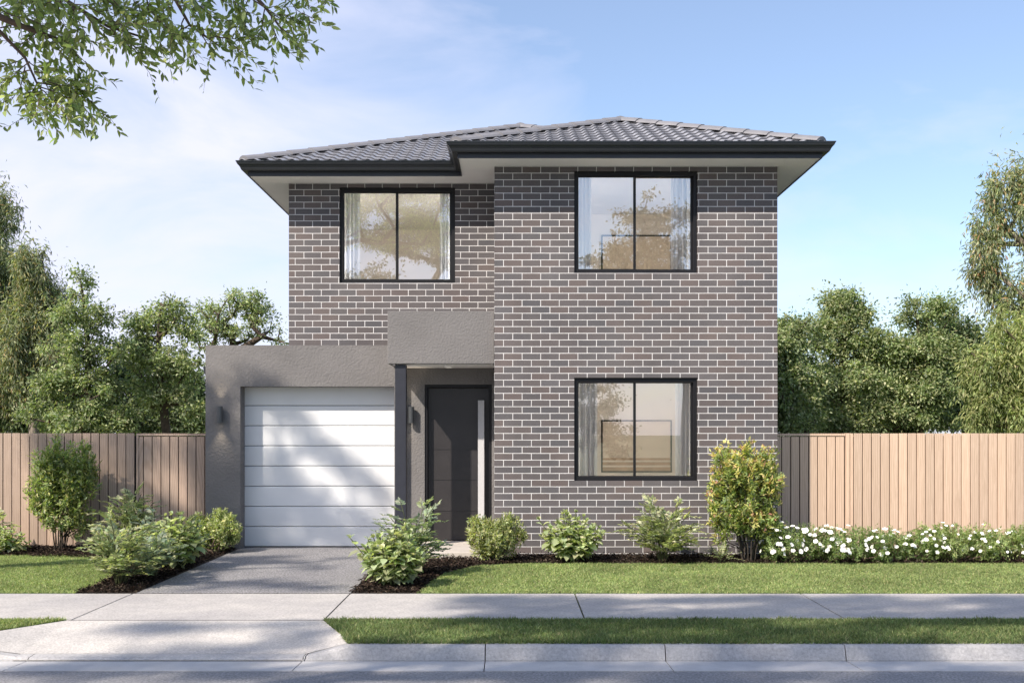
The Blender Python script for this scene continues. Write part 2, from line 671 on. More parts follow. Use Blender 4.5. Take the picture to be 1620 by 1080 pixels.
# curtain cloth: thin, lets light through
cm, cnt, cb_ = new_mat('sheer_curtain')
cb_.inputs['Base Color'].default_value = (0.80, 0.82, 0.86, 1)
cb_.inputs['Roughness'].default_value = 0.9
ctl = cnt.nodes.new('ShaderNodeBsdfTranslucent')
ctl.inputs[0].default_value = (0.85, 0.86, 0.88, 1)
cms = cnt.nodes.new('ShaderNodeMixShader')
cms.inputs[0].default_value = 0.35
cnt.links.new(cb_.outputs[0], cms.inputs[1])
cnt.links.new(ctl.outputs[0], cms.inputs[2])
cnt.links.new(cms.outputs[0], cnt.nodes['Material Output'].inputs['Surface'])
M['curtain'] = cm

# ------------------------------------------------------------------ ground, road, paths
YK = 8.0            # kerb face
YG = 7.62           # front of the concrete channel
YV = 9.13           # footpath front edge
YF = 10.62          # footpath back edge
ZR = -0.10

g = MB()
prof = [(-400, -0.012), (-1.2, -0.012), (-1.2, -0.18), (9.2, -0.18), (9.2, -0.012), (400, -0.012)]
for (y0, z0), (y1, z1) in zip(prof[:-1], prof[1:]):
    g.quad((-400, y0, z0), (400, y0, z0), (400, y1, z1), (-400, y1, z1))
tag(g.build('ground', M['ground']), kind='structure')

r = MB()
r.quad((-150, -0.8, ZR), (150, -0.8, ZR), (150, YG - 0.006, ZR), (-150, YG - 0.006, ZR))
tag(r.build('road', M['road']), kind='structure')

# far kerb of the road (behind the camera)
fk = MB()
fk.box(-150, 150, -1.2, -0.8, -0.17, 0.0)
tag(fk.build('far_kerb', M['kerb']), kind='structure')

# concrete channel in cast lengths
ch = MB()
joints_k = [-0.2 + 1.345 * k for k in range(-34, 36)]
joints_c = [-1.56 - 2.05 * 20 + 2.05 * k for k in range(21)] + [-0.2 + 1.345 * k for k in range(0, 36)]
joints_c = sorted(joints_c)
for a, b in zip(joints_c[:-1], joints_c[1:]):
    a += 0.004
    b -= 0.004
    v = [(a, YG, ZR + 0.004), (b, YG, ZR + 0.004), (b, YK - 0.006, ZR - 0.008), (a, YK - 0.006, ZR - 0.008)]
    ch.poly(v)
    ch.quad((a, YG, -0.17), (b, YG, -0.17), (b, YG, ZR + 0.004), (a, YG, ZR + 0.004))
    ch.quad((b, YG, -0.17), (b, YK - .006, -0.17), (b, YK - .006, ZR - .008), (b, YG, ZR + .004))
    ch.quad((a, YK - .006, -0.17), (a, YG, -0.17), (a, YG, ZR + .004), (a, YK - .006, ZR - .008))
    ch.quad((b, YK - .006, -0.17), (a, YK - .006, -0.17), (a, YK - .006, ZR - .008), (b, YK - .006, ZR - .008))
tag(ch.build('road_gutter', M['chan']), kind='structure')
ct = MB()
ct.quad((-60, YG, -0.150), (60, YG, -0.150), (60, YK + 0.1, -0.150), (-60, YK + 0.1, -0.150))
tag(ct.build('road_bedding', M['gap']), kind='structure')

# kerb: rises beside the crossover
XC0, XC1 = -3.72, -1.56         # foot of the crossover
XR = -1.22                      # where the kerb is at full height
XL = -4.45


def kerb_h(x):
    if x >= XR:
        return 0.0
    if x >= XC1:
        t = (x - XC1) / (XR - XC1)
        return -0.085 + 0.085 * t
    if x > XC0:
        return -0.085
    if x > XL:
        t = (XC0 - x) / (XC0 - XL)
        return -0.085 + 0.085 * t
    return 0.0


kb = MB()
ks = sorted(set([j for j in joints_k if not (XC0 < j < XC1)] + [XL, XR, XC1, XC0]))
for a, b in zip(ks[:-1], ks[1:]):
    if XC0 - 0.01 <= a and b <= XC1 + 0.01:
        continue
    ja = 0.004 if any(abs(a - j) < 1e-6 for j in joints_k) else 0.0
    jb = 0.004 if any(abs(b - j) < 1e-6 for j in joints_k) else 0.0
    ha, hb = kerb_h(a), kerb_h(b)
    a += ja
    b -= jb
    p = [(YK, -0.16), (YK, ZR), (YK + 0.035, None), (YK + 0.05, 'top'), (YK + 0.16, 'top'), (YK + 0.16, -0.16)]

    def pt(x, h, q):
        y, z = q
        if z is None:
            z = max(h - 0.015, ZR + 0.003)
        elif z == 'top':
            z = h
        return (x, y, z)
    A = [pt(a, ha, q) for q in p]
    B = [pt(b, hb, q) for q in p]
    for k in range(len(p) - 1):
        kb.quad(A[k], B[k], B[k + 1], A[k + 1])
    kb.poly(A[::-1])
    kb.poly(B)
# dropped length across the driveway
for a, b in ((XC0, -3.61), (-3.61, XC1)):
    a2, b2 = a + 0.003, b - 0.003
    kb.quad((a2, YK, ZR - .004), (b2, YK, ZR - .004), (b2, YK + .03, -0.088), (a2, YK + .03, -0.088))
    kb.quad((a2, YK + .03, -0.088), (b2, YK + .03, -0.088), (b2, YK + .13, -0.081), (a2, YK + .13, -0.081))
    kb.quad((a2, YK, -.16), (b2, YK, -.16), (b2, YK, ZR - .004), (a2, YK, ZR - .004))
tag(kb.build('kerb', M['kerb']), kind='structure')

# crossover: sloping slab between verge and channel with flared sides
cr = MB()
TL, TR = (-3.77, YV - 0.022, 0.0), (-1.60, YV - 0.022, 0.0)
BL, BR = (XC0, YK + 0.13, -0.080), (XC1, YK + 0.13, -0.080)
nseg = 24
for k in range(nseg):
    t0, t1 = k / nseg, (k + 1) / nseg
    def LP(a, b, t):
        return tuple(a[i] + (b[i] - a[i]) * t for i in range(3))
    cr.quad(LP(BL, BR, t0), LP(BL, BR, t1), LP(TL, TR, t1), LP(TL, TR, t0))
cr.poly([BR, (XR, YK + 0.16, 0.0), TR])
cr.poly([BL, TL, (XL, YK + 0.16, 0.0)])
cr.quad((XC0, YK, -.17), (XC1, YK, -.17), (XC1, YK, -.098), (XC0, YK, -.098))
tag(cr.build('crossover', M['cross']), kind='structure')

# footpath slabs with tooled gaps
fp = MB()
jx = [-3.73 - 1.98 * k for k in range(1, 14)][::-1] + [-3.745, -1.598, 0.62, 2.846] + [2.846 + 2.22 * k for k in range(1, 14)]
for a, b in zip(jx[:-1], jx[1:]):
    fp.prism([(a + 0.008, YV + 0.004), (b - 0.008, YV + 0.004), (b - 0.008, YF - 0.012), (a + 0.008, YF - 0.012)], -0.1, 0.0)
tag(fp.build('footpath', M['conc']), kind='structure')
fg = MB()
fg.quad((-60, 9.1, -0.028), (60, 9.1, -0.028), (60, YF, -0.028), (-60, YF, -0.028))
tag(fg.build('footpath_bedding', M['gap']), kind='structure')
# the ground sheet dips under the paths: cover strip keeps joints dark

ej = MB()
ej.box(-3.77, -1.60, YV - 0.020, YV + 0.002, -0.1, -0.001)
ej.box(-3.715, -1.605, YF - 0.010, YF + 0.018, -0.1, -0.001)
tag(ej.build('expansion_joint', M['gap']), kind='structure')
dr = MB()
dr.prism([(-3.72, YF + 0.020), (-1.60, YF + 0.020), (-1.60, 14.84), (-3.72, 14.84)], -0.1, 0.002)
tag(dr.build('driveway', M['drive']), kind='structure')

# verge and lawns: low solids of soil, grass on top
vg = MB()
vg.prism([(XR, YK + 0.163), (60, YK + 0.163), (60, YV - 0.006), (-1.594, YV - 0.006)], -0.17, -0.002)
vg.prism([(-60, YK + 0.163), (XL, YK + 0.163), (-3.776, YV - 0.006), (-60, YV - 0.006)], -0.17, -0.002)
tag(vg.build('verge', M['lawn']), kind='structure')
lw = MB()
bed_curve_l = [(-4.32, YF), (-4.32, 11.2), (-4.42, 12.0), (-4.65, 12.9), (-5.0, 13.55), (-5.6, 13.9)]
lw.prism([(-60, YF)] + bed_curve_l + [(-60, 13.9)], -0.1, 0.0)
bed_curve_r = [(-0.95, YF), (-0.88, 11.3), (-0.76, 12.1), (-0.45, 12.75), (0.1, 13.0)]
lw.prism([(60, YF), (60, 13.0)] + bed_curve_r[::-1], -0.1, 0.0)
tag(lw.build('lawn', M['lawn']), kind='structure')
sb = MB()
sb.quad((-60, YF, -0.008), (60, YF, -0.008), (60, 16, -0.008), (-60, 16, -0.008))
tag(sb.build('garden_bed', M['soil']), kind='structure')

pc = MB()
pc.box(-1.596, -0.236, 13.45, 14.755, -0.05, 0.085)
tag(pc.build('porch_floor', M['porch'], bevel=0.006), kind='structure')

# ------------------------------------------------------------------ the house
HX0, HXI, HX1 = -3.078, -0.228, 3.426
YW, YM = 13.87, 14.82           # wing front, main front
ZS = 5.02                       # soffit
house = empty('brick_house', (0, 15, 0))
tag(house, 'two storey dark brick house with tiled hip roof, white garage door and rendered porch', 'house')


def panel_wall(mb, x0, x1, z0, z1, y0, y1, holes=(), m=0):
    xs = sorted({x0, x1} | {h[0] for h in holes} | {h[1] for h in holes})
    zs = sorted({z0, z1} | {h[2] for h in holes} | {h[3] for h in holes})
    nx, nz_ = len(xs) - 1, len(zs) - 1

    def solid(i, j):
        if i < 0 or j < 0 or i >= nx or j >= nz_:
            return False
        cx, cz = (xs[i] + xs[i + 1]) / 2, (zs[j] + zs[j + 1]) / 2
        return not any(h[0] < cx < h[1] and h[2] < cz < h[3] for h in holes)
    for i in range(nx):
        for j in range(nz_):
            if not solid(i, j):
                continue
            a, b, c, d = xs[i], xs[i + 1], zs[j], zs[j + 1]
            mb.quad((a, y0, c), (b, y0, c), (b, y0, d), (a, y0, d), m)
            mb.quad((b, y1, c), (a, y1, c), (a, y1, d), (b, y1, d), m)
            if not solid(i - 1, j):
                mb.quad((a, y1, c), (a, y0, c), (a, y0, d), (a, y1, d), m)
            if not solid(i + 1, j):
                mb.quad((b, y0, c), (b, y1, c), (b, y1, d), (b, y0, d), m)
            if not solid(i, j - 1):
                mb.quad((a, y1, c), (b, y1, c), (b, y0, c), (a, y0, c), m)
            if not solid(i, j + 1):
                mb.quad((a, y0, d), (b, y0, d), (b, y1, d), (a, y1, d), m)


WIN = [  # x0, x1, z0, z1, wall face y, room back y
    (0.803, 2.395, 3.640, 4.957, YW, 16.65),
    (0.803, 2.395, 0.962, 2.292, YW, 16.65),
    (-2.380, -0.785, 3.645, 4.963, YM, 17.95),
]
wl_ = MB()
panel_wall(wl_, HXI, HX1, -0.05, ZS, YW, YW + 0.11, [WIN[0][:4], WIN[1][:4]])
panel_wall(wl_, HX0, HXI - 0.0, 2.55, ZS, YM, YM + 0.11, [WIN[2][:4]])
# returns, sides and back
wl_.box(HXI, HXI + 0.11, YW + 0.11, YM + 0.11, -0.05, ZS)
wl_.box(HX1 - 0.11, HX1, YW + 0.11, 23.4, -0.05, ZS)
wl_.box(HX0, HX0 + 0.11, YM + 0.11, 23.4, -0.05, ZS)
wl_.box(HX0 + 0.11, HX1 - 0.11, 23.29, 23.4, -0.05, ZS)
wall = wl_.build('wall', M['brick'], house)

# garage surround, porch wall, porch box in textured render
ga = MB()
panel_wall(ga, -4.17, -1.515, -0.05, 2.77, 14.62, 14.86, [(-3.697, -1.60, -0.06, 2.21)])
ga.box(-4.17, -3.93, 14.86, 22.0, -0.05, 2.77)
ga.box(-3.93, HX0 - 0.003, 14.86, 22.0, 2.55, 2.60)
ga.box(-4.17, HX0 - 0.003, 22.0, 22.2, -0.05, 2.77)
garage_wall = ga.build('garage_wall', M['stucco'], house, bevel=0.006)
pw = MB()
panel_wall(pw, -1.512, HXI - 0.003, -0.05, 2.54, 14.76, 14.88, [(-1.20, -0.278, -0.06, 2.243)])
pw.build('porch_wall', M['stucco'], house)
pb = MB()
pb.box(-1.616, HXI - 0.003, 13.95, 14.617, 2.477, 3.16)
pb.box(-1.512, HXI - 0.003, 14.617, 14.757, 2.545, 3.16)
canopy = pb.build('porch_canopy', M['stucco'], house, bevel=0.006)
ps = MB()
ps.box(-1.56, HXI - 0.01, 14.03, 14.755, 2.468, 2.476)
ps.build('porch_ceiling', M['soffit'], house)
po = MB()
po.box(-1.525, -1.382, 14.0, 14.145, 0.085, 2.468)
po.build('porch_post', M['post'], house, bevel=0.004)
dl = MB()
dl.tube([(-0.845, 14.36, 2.468), (-0.845, 14.36, 2.452)], [0.062, 0.055], 24)
d_ = dl.build('downlight', M['soffit'], house)
dg = MB()
dg.tube([(-0.845, 14.36, 2.453), (-0.845, 14.36, 2.449)], [0.040, 0.040], 20)
dg.build('lens', M['lens'], d_)

# garage roof gutter stub on the far side
gg = MB()
gp = [(0, 0), (0.09, 0.0), (0.115, 0.03), (0.13, 0.12), (0.11, 0.12), (0.0, 0.10)]
a = [(-4.17 - o, 14.95, 2.38 + z) for o, z in gp]
b = [(-4.17 - o, 21.9, 2.38 + z) for o, z in gp]
for k in range(len(gp)):
    j = (k + 1) % len(gp)
    gg.quad(a[k], b[k], b[j], a[j])
gg.poly(a)
gg.poly(b[::-1])
gg.build('garage_gutter', M['gutter'], house)

# sectional garage door
gd = empty('garage_door', (-2.63, 14.86, 0))
put(gd, house)
zt = 2.235
pz = [0.004 + (zt - 0.004) * k / 8 for k in range(9)]
for k in range(8):
    p = MB()
    x0, x1 = -3.74, -1.50
    za, zb = pz[k] + 0.0035, pz[k + 1] - 0.0035
    # rolled section: slight tongue and lip at the joints
    ya = 14.880
    pts = [(ya + 0.010, za), (ya + 0.002, za + 0.006), (ya, za + 0.012), (ya, zb - 0.012), (ya + 0.002, zb - 0.006), (ya + 0.010, zb)]
    for (y0, z0), (y1, z1) in zip(pts[:-1], pts[1:]):
        p.quad((x0, y0, z0), (x1, y0, z0), (x1, y1, z1), (x0, y1, z1))
    p.quad((x0, ya + .03, zb), (x0, ya + 0.010, zb), (x1, ya + 0.010, zb), (x1, ya + .03, zb))
    p.quad((x0, ya + .010, za), (x0, ya + 0.03, za), (x1, ya + 0.03, za), (x1, ya + .010, za))
    p.build('door_panel', M['white_door'], gd)
bk = MB()
bk.box(-3.75, -1.49, 14.912, 14.93, 0.0, 2.26)
bk.build('door_backing', M['gap'], gd)

# front door
fd = empty('front_door', (-0.74, 14.8, 0.087))
put(fd, house)
fr = MB()
fx0, fx1, fz0, fz1 = -1.20, -0.278, 0.087, 2.243
fr.box(fx0, fx0 + 0.04, 14.775, 14.905, fz0, fz1)
fr.box(fx1 - 0.04, fx1, 14.775, 14.905, fz0, fz1)
fr.box(fx0 + 0.04, fx1 - 0.04, 14.775, 14.905, fz1 - 0.04, fz1)
fr.build('door_frame', M['frame'], fd, bevel=0.003)
df = MB()
lz = [0.095, 0.496, 0.924, 1.346, 1.772, 2.20]
for a, b in zip(lz[:-1], lz[1:]):
    df.box(fx0 + 0.043, fx1 - 0.043, 14.862, 14.895, a + 0.005, b - 0.005)
df.box(fx0 + 0.043, fx1 - 0.043, 14.868, 14.899, 0.095, 2.20)
df.build('door_leaf', M['door'], fd)
hd = MB()
hx = (761 - 810) / 115.6
hd.box(hx - 0.043, hx + 0.043, 14.745, 14.765, 0.30, 2.025)
hd.box(hx - 0.012, hx + 0.012, 14.765, 14.862, 0.50, 0.53)
hd.box(hx - 0.012, hx + 0.012, 14.765, 14.862, 1.80, 1.83)
hd.build('handle', M['steel'], fd, bevel=0.003)
thr = MB()
thr.box(fx0, fx1, 14.757, 14.905, 0.0, 0.086)
thr.build('threshold', M['porch'], fd)


# up and down wall lamps
def wall_lamp(cx, yf, z0, z1, energy):
    lm = empty('wall_lamp', (cx, yf, z0))
    put(lm, house)
    b = MB()
    b.box(cx - 0.022, cx + 0.022, yf - 0.03, yf, z0 + 0.06, z1 - 0.06)
    b.build('bracket', M['lamp'], lm)
    b = MB()
    ro, ri, n = 0.040, 0.034, 24
    cy = yf - 0.068
    for k in range(n):
        w0, w1 = 2 * PI * k / n, 2 * PI * (k + 1) / n
        o0 = (cx + ro * math.cos(w0), cy + ro * math.sin(w0))
        o1 = (cx + ro * math.cos(w1), cy + ro * math.sin(w1))
        i0 = (cx + ri * math.cos(w0), cy + ri * math.sin(w0))
        i1 = (cx + ri * math.cos(w1), cy + ri * math.sin(w1))
        b.quad((*o0, z0), (*o1, z0), (*o1, z1), (*o0, z1))
        b.quad((*i1, z0), (*i0, z0), (*i0, z1), (*i1, z1))
        b.quad((*i0, z1), (*i1, z1), (*o1, z1), (*o0, z1))[0:0] if False else b.quad((*i0, z1), (*o0, z1), (*o1, z1), (*i1, z1))
        b.quad((*i0, z0), (*i1, z0), (*o1, z0), (*o0, z0))
    b.build('lamp_body', M['lamp'], lm)
    for s, z in ((1, z1 - 0.03), (-1, z0 + 0.03)):
        b = MB()
        b.tube([(cx, cy, z - 0.002), (cx, cy, z + 0.002)], [0.033, 0.033], 20)
        b.build('bulb', M['glow'], lm)
        li = bpy.data.lights.new('lamp_beam', 'SPOT')
        li.energy = energy
        li.color = (1.0, 0.84, 0.62)
        li.spot_size = math.radians(70)
        li.spot_blend = 0.9
        li.shadow_soft_size = 0.015
        lo = bpy.data.objects.new('lamp_beam', li)
        lo.location = (cx, cy, z + s * 0.008)
        lo.rotation_euler = (math.radians(-6 * 1) if s < 0 else PI + math.radians(6), 0, 0)
        COL.objects.link(lo)
        put(lo, lm)
    return lm


wall_lamp(-3.958, 14.617, 1.712, 1.935, 9.0)
wall_lamp(-1.378, 14.757, 1.712, 1.935, 3.0)

# windows with rooms behind
for wi, (x0, x1, z0, z1, yf, yb) in enumerate(WIN):
    wn0 = empty('window', ((x0 + x1) / 2, yf, z0))
    put(wn0, house)
    y0 = yf + 0.035
    f = MB()
    t = 0.045
    g_ = 0.002
    a, b, c, d = x0 + g_, x1 - g_, z0 + g_, z1 - g_
    f.box(a, a + t, y0, y0 + 0.09, c, d)
    f.box(b - t, b, y0, y0 + 0.09, c, d)
    f.box(a + t, b - t, y0, y0 + 0.09, d - t - 0.01, d)
    f.box(a + t, b - t, y0, y0 + 0.09, c, c + t)
    # fixed left sash rail set, sliding right sash one step behind
    xm = x0 + (1004.7 - 908.5) / 195.2 * (x1 - x0)
    s_ = 0.018
    yl, yr = y0 + 0.022, y0 + 0.048
    gx0, gx1, gz0, gz1 = a + t, b - t, c + t, d - t - 0.01
    f.build('frame', M['frame'], wn0, bevel=0.002)
    for (sx0, sx1, sy, st) in ((gx0 + .001, xm + 0.018, yl, s_), (xm - 0.010, gx1 - .001, yr, s_ + 0.012)):
        q = MB()
        q.box(sx0, sx0 + (st if sy == yr else s_ * .6), sy, sy + 0.022, gz0 + .001, gz1 - .001)
        q.box(sx1 - 0.034 if sy == yl else sx1 - st, sx1, sy, sy + 0.022, gz0 + .001, gz1 - .001)
        bx0 = sx0 + (st if sy == yr else s_ * .6)
        bx1 = sx1 - (0.034 if sy == yl else st)
        q.box(bx0, bx1, sy, sy + 0.022, gz1 - 0.012, gz1 - .001)
        q.box(bx0, bx1, sy, sy + 0.022, gz0 + .001, gz0 + 0.014)
        sash = q.build('sash', M['frame'], wn0)
        p = MB()
        p.quad((bx0, sy + 0.010, gz0 + 0.014), (bx1, sy + 0.010, gz0 + 0.014), (bx1, sy + 0.010, gz1 - 0.012), (bx0, sy + 0.010, gz1 - 0.012))
        p.build('glass', M['glass'], wn0)
    # room shell
    rx0, rx1 = (x0 - 0.85, x1 + 0.85) if wi != 2 else (HX0 + 0.12, HXI - 0.15)
    if wi < 2:
        rx0, rx1 = HXI + 0.14, HX1 - 0.14
    rz0, rz1 = (2.72, 4.96) if wi != 1 else (0.03, 2.42)
    rm = MB()
    yi = yf + 0.112
    rm.quad((rx0, yb, rz0), (rx1, yb, rz0), (rx1, yb, rz1), (rx0, yb, rz1))
    rm.quad((rx0, yi, rz0), (rx0, yb, rz0), (rx0, yb, rz1), (rx0, yi, rz1))
    rm.quad((rx1, yb, rz0), (rx1, yi, rz0), (rx1, yi, rz1), (rx1, yb, rz1))
    # inner face of the front wall round the window
    ee = 0.001
    rm.quad((rx0, yi + ee, rz0), (x0, yi + ee, rz0), (x0, yi + ee, rz1), (rx0, yi + ee, rz1))
    rm.quad((x1, yi + ee, rz0), (rx1, yi + ee, rz0), (rx1, yi + ee, rz1), (x1, yi + ee, rz1))
    rm.quad((x0, yi + ee, rz0), (x1, yi + ee, rz0), (x1, yi + ee, z0), (x0, yi + ee, z0))
    if rz1 > z1:
        rm.quad((x0, yi + ee, z1), (x1, yi + ee, z1), (x1, yi + ee, rz1), (x0, yi + ee, rz1))
    rm.quad((rx0, yi, rz1), (rx1, yi, rz1), (rx1, yb, rz1), (rx0, yb, rz1), 1)
    rm.quad((rx0, yi, rz0), (rx0, yb, rz0), (rx1, yb, rz0), (rx1, yi, rz0), 2)
    rm.build('room_lining', [M['room'], M['ceil'], M['floor']], house)
    for lx in (rx0 + 0.16, rx1 - 0.16):  # unseen fill lights added to brighten the room, without any fitting
        li = bpy.data.lights.new('room_fill_light', 'POINT')
        li.energy = 17.0
        li.color = (1.0, 0.93, 0.84)
        li.shadow_soft_size = 0.12
        lo = bpy.data.objects.new('room_fill_light', li)
        lo.location = (lx, yi + 0.35, (rz0 + rz1) / 2 + 0.1)
        COL.objects.link(lo)
        put(lo, house)


# soffit, fascia, gutter
OV = 0.45
EX = [(-3.53, 23.9), (-3.53, 14.37), (-0.68, 14.37), (-0.68, 13.42), (3.876, 13.42), (3.876, 23.9)]
sf = MB()
sf.prism([(-3.52, 14.38), (-0.67, 14.38), (-0.67, 13.43), (3.866, 13.43), (3.866, YW - 0.001 + 0.0), (HXI, YW), (HXI, YM), (HX0, YM), (HX0, 23.9), (-3.52, 23.9)], ZS, ZS + 0.012)
sf.prism([(HX1, YW), (3.866, YW), (3.866, 23.9), (HX1, 23.9)], ZS, ZS + 0.012)
soff = MB()
sf.build('soffit', M['soffit'], house)


def sweep(name, path, profile, mat, parent, closed_profile=True, smooth=False):
    P2 = [Vector(p) for p in path]
    n = len(P2)
    rings = []
    for k in range(n):
        d0 = (P2[k] - P2[k - 1]).normalized() if k > 0 else None
        d1 = (P2[k + 1] - P2[k]).normalized() if k < n - 1 else None
        if d0 is None:
            d0 = d1
        if d1 is None:
            d1 = d0
        n0, n1 = Vector((-d0.y, d0.x)) * -1, Vector((-d1.y, d1.x)) * -1
        mvec = (n0 + n1) / (1 + n0.dot(n1))
        rings.append([(P2[k].x + mvec.x * o, P2[k].y + mvec.y * o, z) for o, z in profile])
    mb = MB()
    m_ = len(profile)
    for k in range(n - 1):
        for q in range(m_ if closed_profile else m_ - 1):
            j = (q + 1) % m_
            mb.quad(rings[k][q], rings[k][j], rings[k + 1][j], rings[k + 1][q])
    mb.poly(rings[0])
    mb.poly(rings[-1][::-1])
    return mb.build(name, mat, parent, smooth=smooth)


# path runs so that the outside is on its right-hand side
zf = ZS - 0.012
sweep('fascia', EX, [(-0.012, zf), (0.0, zf), (0.0, zf + 0.185), (-0.012, zf + 0.185)], M['fascia'], house)
gz = zf + 0.060
gut = [(0.002, gz), (0.060, gz), (0.070, gz + 0.006), (0.078, gz + 0.020), (0.086, gz + 0.040), (0.100, gz + 0.060), (0.116, gz + 0.076),
       (0.124, gz + 0.092), (0.126, gz + 0.106), (0.134, gz + 0.108), (0.134, gz + 0.120), (0.118, gz + 0.120), (0.112, gz + 0.080), (0.060, gz + 0.012), (0.002, gz + 0.012)]
sweep('gutter', EX, gut, M['gutter'], house)

# roof planes with modelled roll tiles
roof = empty('roof', (0, 17, 5.2))
put(roof, house)
SL = 0.402
EZ = 5.172
GX0, GX1, GYM, GYW, GYB, GXW = -3.62, 3.90, 14.29, 13.36, 24.0, -0.74


def tile_plane(eave0, along, width, inward, run, cuts, name='tile_slope'):
    """eave0: (x,y) start of the eave; along / inward: 2-D unit vectors; cuts: [(point, normal)] vertical planes, the side the normal points to is cut away"""
    pitch = math.atan(SL)
    cu, cp = 0.167, 0.245
    slope_len = run / math.cos(pitch)
    nu = int(width / 0.0139)
    rows = []
    c = 0
    v = -0.05
    while v < slope_len:
        rows += [(v, 0.026), (v + cp * 0.5, 0.018), (v + cp + 0.014, 0.003)]
        v += cp
    U = np.linspace(0, width, nu + 1)
    ph = (U / cu) % 1.0
    wave = np.where(ph < 0.52, 0.024 * np.sin(PI * np.clip(ph / 0.52, 0, 1)) ** 0.8, -0.003 * np.sin(PI * np.clip((ph - .52) / .48, 0, 1)))
    V = np.zeros((len(rows), nu + 1, 3))
    for k, (vv, h) in enumerate(rows):
        hh = h + wave
        rr = vv * math.cos(pitch)
        nx = -math.sin(pitch)
        V[k, :, 0] = eave0[0] + along[0] * U + inward[0] * (rr + hh * nx)
        V[k, :, 1] = eave0[1] + along[1] * U + inward[1] * (rr + hh * nx)
        V[k, :, 2] = EZ + vv * math.sin(pitch) + hh * math.cos(pitch)
    nr = len(rows)
    idx = np.arange(nr * (nu + 1)).reshape(nr, nu + 1)
    q = np.stack([idx[:-1, :-1], idx[:-1, 1:], idx[1:, 1:], idx[1:, :-1]], axis=-1).reshape(-1)
    o = np_mesh(name, V.reshape(-1, 3), q, 4, M['tile'], roof, smooth=False)
    bm = bmesh.new()
    bm.from_mesh(o.data)
    for (p, nrm) in cuts:
        bmesh.ops.bisect_plane(bm, geom=bm.verts[:] + bm.edges[:] + bm.faces[:], plane_co=(p[0], p[1], 0), plane_no=(nrm[0], nrm[1], 0), clear_outer=True)
    bmesh.ops.recalc_face_normals(bm, faces=bm.faces[:])
    bm.to_mesh(o.data)
    bm.free()
    up = sum(p.normal.z for p in o.data.polygons)
    if up < 0:
        o.data.flip_normals()
    # smooth along the roll, keep the butt edges sharp
    o.data.polygons.foreach_set('use_smooth', [True] * len(o.data.polygons))
    o.data.set_sharp_from_angle(angle=math.radians(50))
    return o


q2 = 1 / math.sqrt(2)
half = (GX1 - GX0) / 2
halfw = (GX1 - GXW) / 2
XA, YA = (GX0 + GX1) / 2, GYM + half           # main apex
XW_, YA2 = (GXW + GX1) / 2, GYW + halfw        # wing apex
# main front
tile_plane((GX0, GYM), (1, 0), GX1 - GX0, (0, 1), half, [((GX0, GYM), (-q2, q2)), ((GX1, GYM), (q2, q2))])
# main left
tile_plane((GX0, GYM), (0, 1), GYB - GYM, (1, 0), half, [((GX0, GYM), (q2, -q2)), ((GX0, GYB), (q2, q2)), ((XA, 0), (1, 0))])
# right slope, wing and main in one plane
tile_plane((GX1, GYW), (0, 1), GYB - GYW, (-1, 0), half, [((GX1, GYW), (-q2, -q2)), ((GX1, GYB), (-q2, q2)), ((XW_, 0), (-1, 0))])
tile_plane((GX1, GYW), (0, 1), GYB - GYW, (-1, 0), half, [((XW_, 0), (1, 0)), ((GX1, GYM), (-q2, -q2)), ((GX1, GYB), (-q2, q2)), ((XA, 0), (-1, 0))])
# wing front
tile_plane((GXW, GYW), (1, 0), GX1 - GXW, (0, 1), halfw, [((GXW, GYW), (-q2, q2)), ((GX1, GYW), (q2, q2))])
# wing left
tile_plane((GXW, GYW), (0, 1), 3.9, (1, 0), halfw, [((GXW, GYW), (q2, -q2)), ((XW_, 0), (1, 0)), ((GXW, GYM), (-q2, q2))])
# back
tile_plane((GX1, GYB), (-1, 0), GX1 - GX0, (0, -1), half, [((GX0, GYB), (-q2, -q2)), ((GX1, GYB), (q2, -q2))])


def cap_line(a, b, name='ridge_cap'):
    a, b = Vector(a), Vector(b)
    L = (b - a).length
    t = (b - a) / L
    side = t.cross(Vector((0, 0, 1))).normalized()
    up_ = side.cross(t)
    n = max(1, round(L / 0.37))
    mb = MB()
    pr = [(-0.120, -0.050), (-0.100, -0.022), (-0.050, 0.010), (0, 0.022), (0.050, 0.010), (0.100, -0.022), (0.120, -0.050)]
    for k in range(n):
        p0 = a + t * (L * k / n - 0.03)
        p1 = a + t * (L * (k + 1) / n)
        r0 = [p0 + side * (s * 1.08) + up_ * (h + 0.014) for s, h in pr]
        r1 = [p1 + side * s * 0.95 + up_ * (h + 0.004) for s, h in pr]
        for q in range(len(pr) - 1):
            mb.quad(r0[q], r0[q + 1], r1[q + 1], r1[q])
        mb.poly(r0[::-1])
        inner = [p0 + side * (s * 0.9) + up_ * (h) for s, h in pr]
    return mb.build(name, M['cap'], roof)


def rz_(run):
    return EZ + SL * run + 0.056


cap_line((GX0 + .05, GYM + .05, rz_(0.04)), (XA, YA, rz_(half)))
cap_line((GXW + .05, GYW + .05, rz_(0.04)), (XW_, YA2, rz_(halfw)))
cap_line((GX1 - .05, GYW + .05, rz_(0.04)), (XW_, YA2, rz_(halfw)))
cap_line((XW_, YA2 + .02, rz_(halfw)), (XW_, GYM + (XW_ - GXW) * 1.0 - 0.0, rz_(halfw)))
cap_line((XW_, GYM + halfw, rz_(halfw)), (XA, YA, rz_(half)))
cap_line((XA, YA, rz_(half)), (XA, GYB - half, rz_(half)))
cap_line((GX0 + .02, GYB - .02, rz_(0.02)), (XA, GYB - half, rz_(half)))
cap_line((GX1 - .02, GYB - .02, rz_(0.02)), (XA, GYB - half, rz_(half)))

# ------------------------------------------------------------------ curtains and pictures inside the rooms


